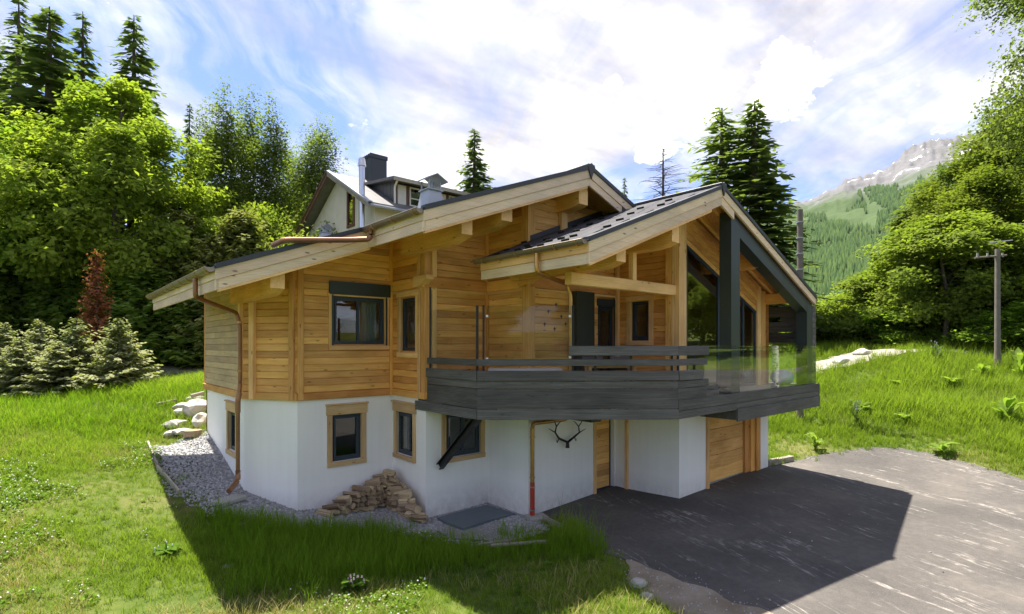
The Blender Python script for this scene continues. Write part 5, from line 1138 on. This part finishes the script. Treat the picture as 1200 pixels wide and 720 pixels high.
# ================================================================== GRASS AND SMALL PLANTS
def tuft(name, seed, nb, h0, h1, wd, rad, mat, lean=.5, flowers=None):
    rs = random.Random(seed); V = []; Q = []; Tn = []; mi = []
    for i in range(nb):
        a = rs.uniform(0, 6.28); rr = rad*math.sqrt(rs.random()); p = Vector((rr*math.cos(a), rr*math.sin(a), -.02)); h = rs.uniform(h0, h1); az = rs.uniform(0, 6.28); ln = rs.uniform(.1, lean)*h
        d = Vector((math.cos(az), math.sin(az), 0)); sd = Vector((-d.y, d.x, 0))*wd*rs.uniform(.7, 1.3); t_ = rs.uniform(0, 1); b = len(V)
        V += [p-sd, p+sd, p+d*ln*.35+Vector((0, 0, h*.55))+sd*.75, p+d*ln*.35+Vector((0, 0, h*.55))-sd*.75, p+d*ln+Vector((0, 0, h*.95))]; Tn += [t_*.5, t_*.5, t_*.7+.1, t_*.7+.1, t_*.7+.3]
        Q += [(b, b+1, b+2, b+3), (b+3, b+2, b+4)]; mi += [0, 0]
    for k in range(flowers[0] if flowers else 0):
        c = Vector((rs.uniform(-rad, rad)*1.2, rs.uniform(-rad, rad)*1.2, rs.uniform(h0*.9, h1*1.25))); r = flowers[1]; b = len(V)
        V += [c+Vector((r, 0, 0)), c+Vector((0, r, 0)), c-Vector((r, 0, 0)), c-Vector((0, r, 0)), c+Vector((0, 0, r)), c-Vector((0, 0, r))]; Tn += [.5]*6
        Q += [(b, b+1, b+4), (b+1, b+2, b+4), (b+2, b+3, b+4), (b+3, b, b+4), (b+1, b, b+5), (b+2, b+1, b+5), (b+3, b+2, b+5), (b, b+3, b+5)]; mi += [1]*8
    me = bpy.data.meshes.new(name); me.from_pydata([tuple(v) for v in V], [], Q); at = me.attributes.new('tone', 'FLOAT', 'POINT'); at.data.foreach_set('value', np.array(Tn, np.float32))
    me.materials.append(MT[mat]); me.materials.append(MT[flowers[2]] if flowers else MT[mat]); me.polygons.foreach_set('material_index', np.array(mi, np.int32)); return me
def clump(name, seed, n, rad, h, size, mat, flowers=None):
    rs = np.random.default_rng(seed); a = rs.uniform(0, 6.28, n); r = rad*np.sqrt(rs.uniform(0, 1, n)); z = h*(1-(r/rad)**2)*rs.uniform(.35, 1, n)+.01
    v, q = leaf_quads(np.c_[r*np.cos(a), r*np.sin(a), z], size, rs, 1.2, 0, .85); T_ = np.repeat(rs.uniform(0, 1, n), 4); V = [tuple(p) for p in v]; Q = [tuple(x) for x in q]; mi = [0]*n; T_ = list(T_)
    for k in range(flowers[0] if flowers else 0):
        aa = rs.uniform(0, 6.28); rr = rad*math.sqrt(rs.uniform(0, 1)); c = np.array([rr*math.cos(aa), rr*math.sin(aa), h*(1-(rr/rad)**2)+flowers[1]*1.2]); r_ = flowers[1]; b = len(V)
        V += [tuple(c+o) for o in np.array([(r_, 0, 0), (0, r_, 0), (-r_, 0, 0), (0, -r_, 0), (0, 0, r_), (0, 0, -r_)])]; T_ += [.5]*6
        Q += [(b, b+1, b+4), (b+1, b+2, b+4), (b+2, b+3, b+4), (b+3, b, b+4), (b+1, b, b+5), (b+2, b+1, b+5), (b+3, b+2, b+5), (b, b+3, b+5)]; mi += [1]*8
    me = bpy.data.meshes.new(name); me.from_pydata(V, [], Q); at = me.attributes.new('tone', 'FLOAT', 'POINT'); at.data.foreach_set('value', np.array(T_, np.float32))
    me.materials.append(MT[mat]); me.materials.append(MT[flowers[2]] if flowers else MT[mat]); me.polygons.foreach_set('material_index', np.array(mi, np.int32)); return me
def scatter(name, pts2, dens, meshes, smin, smax, label, cat, step, seed=0, tilt=.15, lift=0., scl=None):
    """one object of uncountable stuff: instances of a few small meshes spread over a patch of ground"""
    col = bpy.data.collections.new(name+'_kinds')
    for i, me in enumerate(meshes): col.objects.link(bpy.data.objects.new(name+'_kind', me))
    # emitter patch: quads of the ground grid where dens > 0
    xs = np.arange(pts2[0], pts2[1]+step, step); ys = np.arange(pts2[2], pts2[3]+step, step); X, Y = np.meshgrid(xs, ys); P = np.c_[X.ravel(), Y.ravel()]
    d_ = dens(P); z = terr(P)+lift
    z += np.array([noise.noise((x*.9, y*.9, 0))*.045+noise.noise((x*.25, y*.25, 5))*.10 for x, y in P])*np.clip(polydist(P, PLAN)/2.5, 0, 1)*np.clip(np.where(inpoly(P, DRIVE), -polydist(P, DRIVE), polydist(P, DRIVE))/1.2, 0, 1)
    nx, ny = len(xs), len(ys); I = np.arange(nx*ny).reshape(ny, nx); Q = np.c_[I[:-1, :-1].ravel(), I[:-1, 1:].ravel(), I[1:, 1:].ravel(), I[1:, :-1].ravel()]
    Q = Q[(d_[Q].max(1) > 0)]; use = np.unique(Q); rm = np.full(len(P), -1); rm[use] = np.arange(len(use)); me = fast_mesh(name, np.c_[P, z][use], rm[Q])
    at = me.attributes.new('dens', 'FLOAT', 'POINT'); at.data.foreach_set('value', d_[use].astype(np.float32))
    at = me.attributes.new('scl', 'FLOAT', 'POINT'); at.data.foreach_set('value', (scl(P[use]) if scl else np.ones(len(use))).astype(np.float32))
    ng = bpy.data.node_groups.new(name, 'GeometryNodeTree'); ng.interface.new_socket('Geometry', in_out='INPUT', socket_type='NodeSocketGeometry'); ng.interface.new_socket('Geometry', in_out='OUTPUT', socket_type='NodeSocketGeometry')
    N = ng.nodes.new; Lk = ng.links.new
    gi, go = N('NodeGroupInput'), N('NodeGroupOutput'); na = N('GeometryNodeInputNamedAttribute'); na.data_type = 'FLOAT'; na.inputs[0].default_value = 'dens'
    dp = N('GeometryNodeDistributePointsOnFaces'); Lk(gi.outputs[0], dp.inputs['Mesh']); Lk(na.outputs[0], dp.inputs['Density']); dp.inputs['Seed'].default_value = seed
    ci = N('GeometryNodeCollectionInfo'); ci.inputs[0].default_value = col; ci.inputs[1].default_value = True; ci.inputs[2].default_value = True
    ip = N('GeometryNodeInstanceOnPoints'); Lk(dp.outputs['Points'], ip.inputs['Points']); Lk(ci.outputs[0], ip.inputs['Instance']); ip.inputs['Pick Instance'].default_value = True
    rv = N('FunctionNodeRandomValue'); rv.data_type = 'FLOAT_VECTOR'; rv.inputs[0].default_value = (-tilt, -tilt, 0); rv.inputs[1].default_value = (tilt, tilt, 6.283); Lk(rv.outputs[0], ip.inputs['Rotation'])
    rf_ = N('FunctionNodeRandomValue'); rf_.data_type = 'FLOAT'; rf_.inputs[2].default_value = smin; rf_.inputs[3].default_value = smax; rf_.inputs['Seed'].default_value = 5
    ns = N('GeometryNodeInputNamedAttribute'); ns.data_type = 'FLOAT'; ns.inputs[0].default_value = 'scl'; mu = N('ShaderNodeMath'); mu.operation = 'MULTIPLY'; Lk(rf_.outputs[1], mu.inputs[0]); Lk(ns.outputs[0], mu.inputs[1]); Lk(mu.outputs[0], ip.inputs['Scale'])
    Lk(ip.outputs[0], go.inputs[0])
    o = obj(name, me); md = o.modifiers.new('scatter', 'NODES'); md.node_group = ng; tag(o, label, cat, kind='stuff'); return o
HOUSE = PLAN
def free(P, gap=.05):
    k = np.ones(len(P))
    for poly in (HOUSE, DRIVE, PATHL, PATHR): k *= ~inpoly(P, poly)
    k *= ~inpoly(P, DIRT); k *= ~(inpoly(P, GRAVEL))
    X = P[:, 0]*eB[0]+P[:, 1]*eA[0]; Z = P[:, 0]*eB[1]+P[:, 1]*eA[1]
    k *= (Z > 2.0) & (np.abs(X) < Z*1.12+1.5)
    return k, X, Z
def nz2(P, f, o=0.): return np.array([noise.noise((x*f, y*f, o)) for x, y in P])
TALL = [g2(218,588,.1), g2(262,592,-.05), g2(320,612,-.1), g2(380,612,-.15), g2(430,606,-.2), g2(480,632,-.2), g2(560,640,-.2), g2(640,634,-.2), g2(668,612,-.2), g2(712,615,-.15), g2(735,650,-.1), g2(690,655,-.1), g2(600,648,-.1), g2(520,664,-.15), g2(450,685,-.15), g2(350,700,-.1), g2(280,700,-.1), g2(252,650,0)]
def left_meadow(P):
    k, X, Z = free(P); bare = np.clip((nz2(P, .45, 3.)+.42)*1.7, .16, 1); right = (X > 7.2) & (Z > 13)
    return k*np.where(right, 0, 1)*250*bare*np.minimum(1, (8.5/np.maximum(Z, 1))**1.15)*(Z < 40)
def meadow_scl(P): X = P[:, 0]*eB[0]+P[:, 1]*eA[0]; Z = P[:, 0]*eB[1]+P[:, 1]*eA[1]; return (.8+.5*nz2(P, .4, 8.))*np.clip(Z/9, .8, 2.2)
TU = [tuft('grass_tuft', i, 13, .06, .21, .0038, .075, 'grass', 1.0) for i in range(4)]
scatter('meadow_grass', (-26, 22, -3, 34), left_meadow, TU, .6, 1.25, 'short sunlit meadow grass spreading before the young firs', 'grass', .4, 1, scl=meadow_scl)
TL_ = [tuft('long_tuft', 10+i, 16, .20, .48, .0045, .09, 'grass_dark', .75) for i in range(4)]
def tall_f(P):
    k, X, Z = free(P); a = inpoly(P, TALL)*np.clip(polydist(P, TALL)/.35, .15, 1)*130
    b = ((Z > 14) & (Z < 17.5) & (X < -9.5) & (X > -30))*34. ; c = ((Z > 26.5) & (X < -8) & (Z < 34))*30.
    e = inpoly(P, GRAVEL) & (polydist(P, GRAVEL) < .16) & (P[:, 1] < 11.5)
    return k*np.maximum(np.maximum(a, b), c)+e*50.*(~inpoly(P, DRIVE))
scatter('long_grass', (-26, 14, 0, 34), tall_f, TL_, .55, 1.15, 'long dark green grass along the gravel strip in the house shadow', 'grass', .3, 2)
TB = [tuft('bank_tuft', 20+i, 15, .20, .48, .0065, .12, 'grass', .8) for i in range(4)]
def bank_f(P):
    k, X, Z = free(P); right = ((X > 7.0) & (Z > 12.0)) | (P[:, 0] > 15.9); edge = np.clip(polydist(P, DRIVE)/.25, .45, 1)
    return k*right*115*np.minimum(1, (16/np.maximum(Z, 1))**1.2)*(Z < 46)*edge*np.clip(nz2(P, .6, 2.)+.75, .3, 1)
def bank_s(P): return np.clip(1.1+.9*nz2(P, .45, 6.), .55, 1.9)*np.clip(polydist(P, DRIVE)/1.4, .5, 1)
scatter('bank_grass', (12, 48, -2, 34), bank_f, TB, .6, 1.3, 'tall bright grass on the bank above the driveway', 'grass', .4, 3, scl=bank_s)
CL = [clump('clover_clump', 30+i, 44, .16, .12, .045, 'clover', (5 if i < 2 else 2, .011, 'flower_white')) for i in range(4)]
def clover_f(P):
    k, X, Z = free(P); n = nz2(P, .42, 11.)+.35*nz2(P, 1.3, 4.); v = np.clip((n-.02)*5, 0, 1); left = (X < -1.2-.1*Z+.6)
    return k*left*~inpoly(P, TALL)*v*34*np.minimum(1, (10/np.maximum(Z, 1)))*(Z < 17)
scatter('clover', (-16, 8, -2, 16), clover_f, CL, .6, 1.5, 'clover patches with small white flowers in the sunny meadow', 'clover', .3, 4)
PB = [rock_mesh('pebble', .017, 70+i, (1.2, 1, .7), 1, .5) for i in range(3)]
for me in PB: me.materials.append(MT['pebble'])
def grav_f(P): return inpoly(P, GRAVEL)*~inpoly(P, PLAN)*~inpoly(P, DRIVE)*850.
scatter('gravel', (1.6, 9, 7.5, 17.2), grav_f, PB, .6, 1.9, 'loose grey crushed gravel along the white walls', 'gravel', .25, 5, .6, .012)
PG = [rock_mesh('grit', .012, 80+i, (1.2, 1, .7), 1, .5) for i in range(2)]
for me in PG: me.materials.append(MT['pebble'])
def grit_f(P): X = P[:, 0]*eB[0]+P[:, 1]*eA[0]; Z = P[:, 0]*eB[1]+P[:, 1]*eA[1]; e = polydist(P, DRIVE); return (Z > 2)*(~inpoly(P, PLAN))*(np.where(e < .3, 75., 0)*np.clip(nz2(P, 1.7, 3.)+.5, 0, 1)+inpoly(P, DIRT)*70.+inpoly(P, DRIVE)*.6)
scatter('loose_grit', (4, 26, -2, 10), grit_f, PG, .35, 1.3, 'loose grit strewn along the asphalt edge and dirt patch', 'grit', .25, 8, .6, .022)
# seed-head stalks by the drive edge
SH = [tuft('seed_tuft', 50+i, 6, .55, .95, .0028, .16, 'grass', .7) for i in range(2)]
def seed_f(P):
    k, X, Z = free(P); c = np.array(g2(690, 630, -.1)); return k*(np.linalg.norm(P-c, axis=1) < .7)*26.+k*((X > 8) & (Z > 13.5) & (Z < 26))*4.5
scatter('seed_grass', (5, 40, 0, 30), seed_f, SH, .7, 1.2, 'tall thin seeding grass stalks by the asphalt edge', 'grass', .3, 6)
DG = [tuft('dry_tuft', 70+i, 12, .05, .20, .003, .09, 'dry_grass', 1.1) for i in range(3)]
def dry_f(P):
    k, X, Z = free(P); n = nz2(P, .33, 17.)+.4*nz2(P, 1.1, 2.); near = np.clip((9.5-Z)/3, 0, 1); return k*np.clip((n+.25*near-.02)*3.5, 0, 1)*95*np.minimum(1, (8.5/np.maximum(Z, 1))**1.2)*(Z < 26)*~inpoly(P, TALL)
scatter('dry_grass', (-20, 26, -3, 24), dry_f, DG, .7, 1.5, 'dry straw coloured grass patches across the lit meadow', 'grass', .4, 9)
# dock plants and flowering herbs, each its own thing
def dock(px, Z=None, py=None, n=9, size=.32, label='', mat='clover', name='dock_plant', h=.35, flower=None, seed=0):
    if Z is None: p = pz(px, py, -.1); x, y = p.x, p.y
    else: x, y = PZ(px, Z)
    z = tz(x, y); o = thing(name, (x, y, z), label, 'plant'); rs = random.Random(seed)
    for i in range(n):
        az = 6.28*i/n+rs.uniform(-.3, .3); L = size*rs.uniform(.7, 1.2); pr = []
        for k in range(5):
            u = k/4; wd = L*.30*math.sin(math.pi*min(1, u*.92+.06))**.8; pr.append((u*L, wd, h*rs.uniform(.7, 1.1)*.6*u+.35*L*u-L*.55*u*u))
        V = []; F = []
        for k, (xx, wd, zz) in enumerate(pr): V += [(xx, -wd, zz+wd*.25), (xx, 0, zz), (xx, wd, zz+wd*.25)]
        for k in range(4): F += [(k*3, k*3+3, k*3+4, k*3+1), (k*3+1, k*3+4, k*3+5, k*3+2)]
        obj('leaf', MB().add(V, F), mat, o, Matrix.Translation((x, y, z+h*rs.uniform(.1, .8))) @ Matrix.Rotation(az, 4, 'Z'))
    obj('stem', MB().tube([(x, y, z-.05), (x+.02, y, z+h)], .012, 5), mat, o)
    if flower:
        for i in range(flower[0]):
            a = rs.uniform(0, 6.28); r = rs.uniform(.03, size*.8); p = Vector((x+r*math.cos(a), y+r*math.sin(a), z+h*rs.uniform(.8, 1.5))); st = obj('flower_stem', MB().tube([(x, y, z), p], .005, 4), mat, o)
            obj('flower', MB().tube([p-Vector((0, 0, flower[1]*1.2)), p, p+Vector((0, 0, flower[1]*1.2))], flower[1], 6, flower[1]*.5), flower[2], st)
dock(1105, 16.2, n=11, size=.38, label='broad leaved plant low on the bank close to the asphalt curve', mat='dock_leaf', seed=1); dock(1060, 18.6, n=10, size=.34, label='broad leaved plant halfway up the bank', mat='dock_leaf', seed=2); dock(1010, 20.2, n=12, size=.42, label='broad leaved plant on the bank nearest the terrace', mat='dock_leaf', seed=3)
dock(1055, 21.3, n=10, size=.38, label='broad leaved plant high on the bank under the path', mat='dock_leaf', seed=4); dock(1115, 20.5, n=10, size=.34, label='broad leaved plant in the dry part of the bank', mat='dock_leaf', seed=5); dock(1180, 17.0, n=14, size=.42, label='large leafy plant on the bank below the utility pole', mat='dock_leaf', h=.8, seed=6)
dock(1150, 20.8, n=10, size=.34, label='leafy plant high on the bank before the wood', mat='dock_leaf', h=.5, seed=7); dock(955, 17.8, n=10, size=.34, label='leafy plant at the bank foot beside the garage', mat='dock_leaf', h=.5, seed=8)
for i, (px, Z, lb) in enumerate([(1003,19.3,'violet flower spike plant on the bank near the terrace'),(1098,22.6,'violet spike plant beside the stony path')]):
    dock(px, Z, n=6, size=.28, label=lb, mat='larch_needle', name='flowering_herb', h=.7, flower=(7, .022, 'flower_violet'), seed=20+i)
dock(415, py=690, n=26, size=.20, label='pink flowering clover bush in the lit grass before the shadow', mat='clover', name='flowering_herb', h=.22, flower=(14, .014, 'flower_pink'), seed=30); dock(195, py=668, n=24, size=.22, label='leafy clover mound in the foreground meadow', mat='clover', name='clover_mound', h=.2, flower=(10, .012, 'flower_white'), seed=31)
dock(608, py=690, n=8, size=.09, label='small seedling in the thin grass of the shadow', mat='clover', h=.12, seed=32); dock(575, py=665, n=9, size=.11, label='small weed beside the loose battens', mat='clover', h=.1, seed=33); dock(640, py=660, n=9, size=.12, label='small weed below the longer batten', mat='clover', h=.1, seed=34); dock(312, py=592, n=5, size=.08, label='thin weed growing against the white chamfered wall', mat='clover', h=.5, seed=35)
dock(1195, 20.0, n=16, size=.34, label='shrubby plant at the wood edge beside the pole foot', mat='dock_leaf', name='shrub', h=1.0, seed=36)
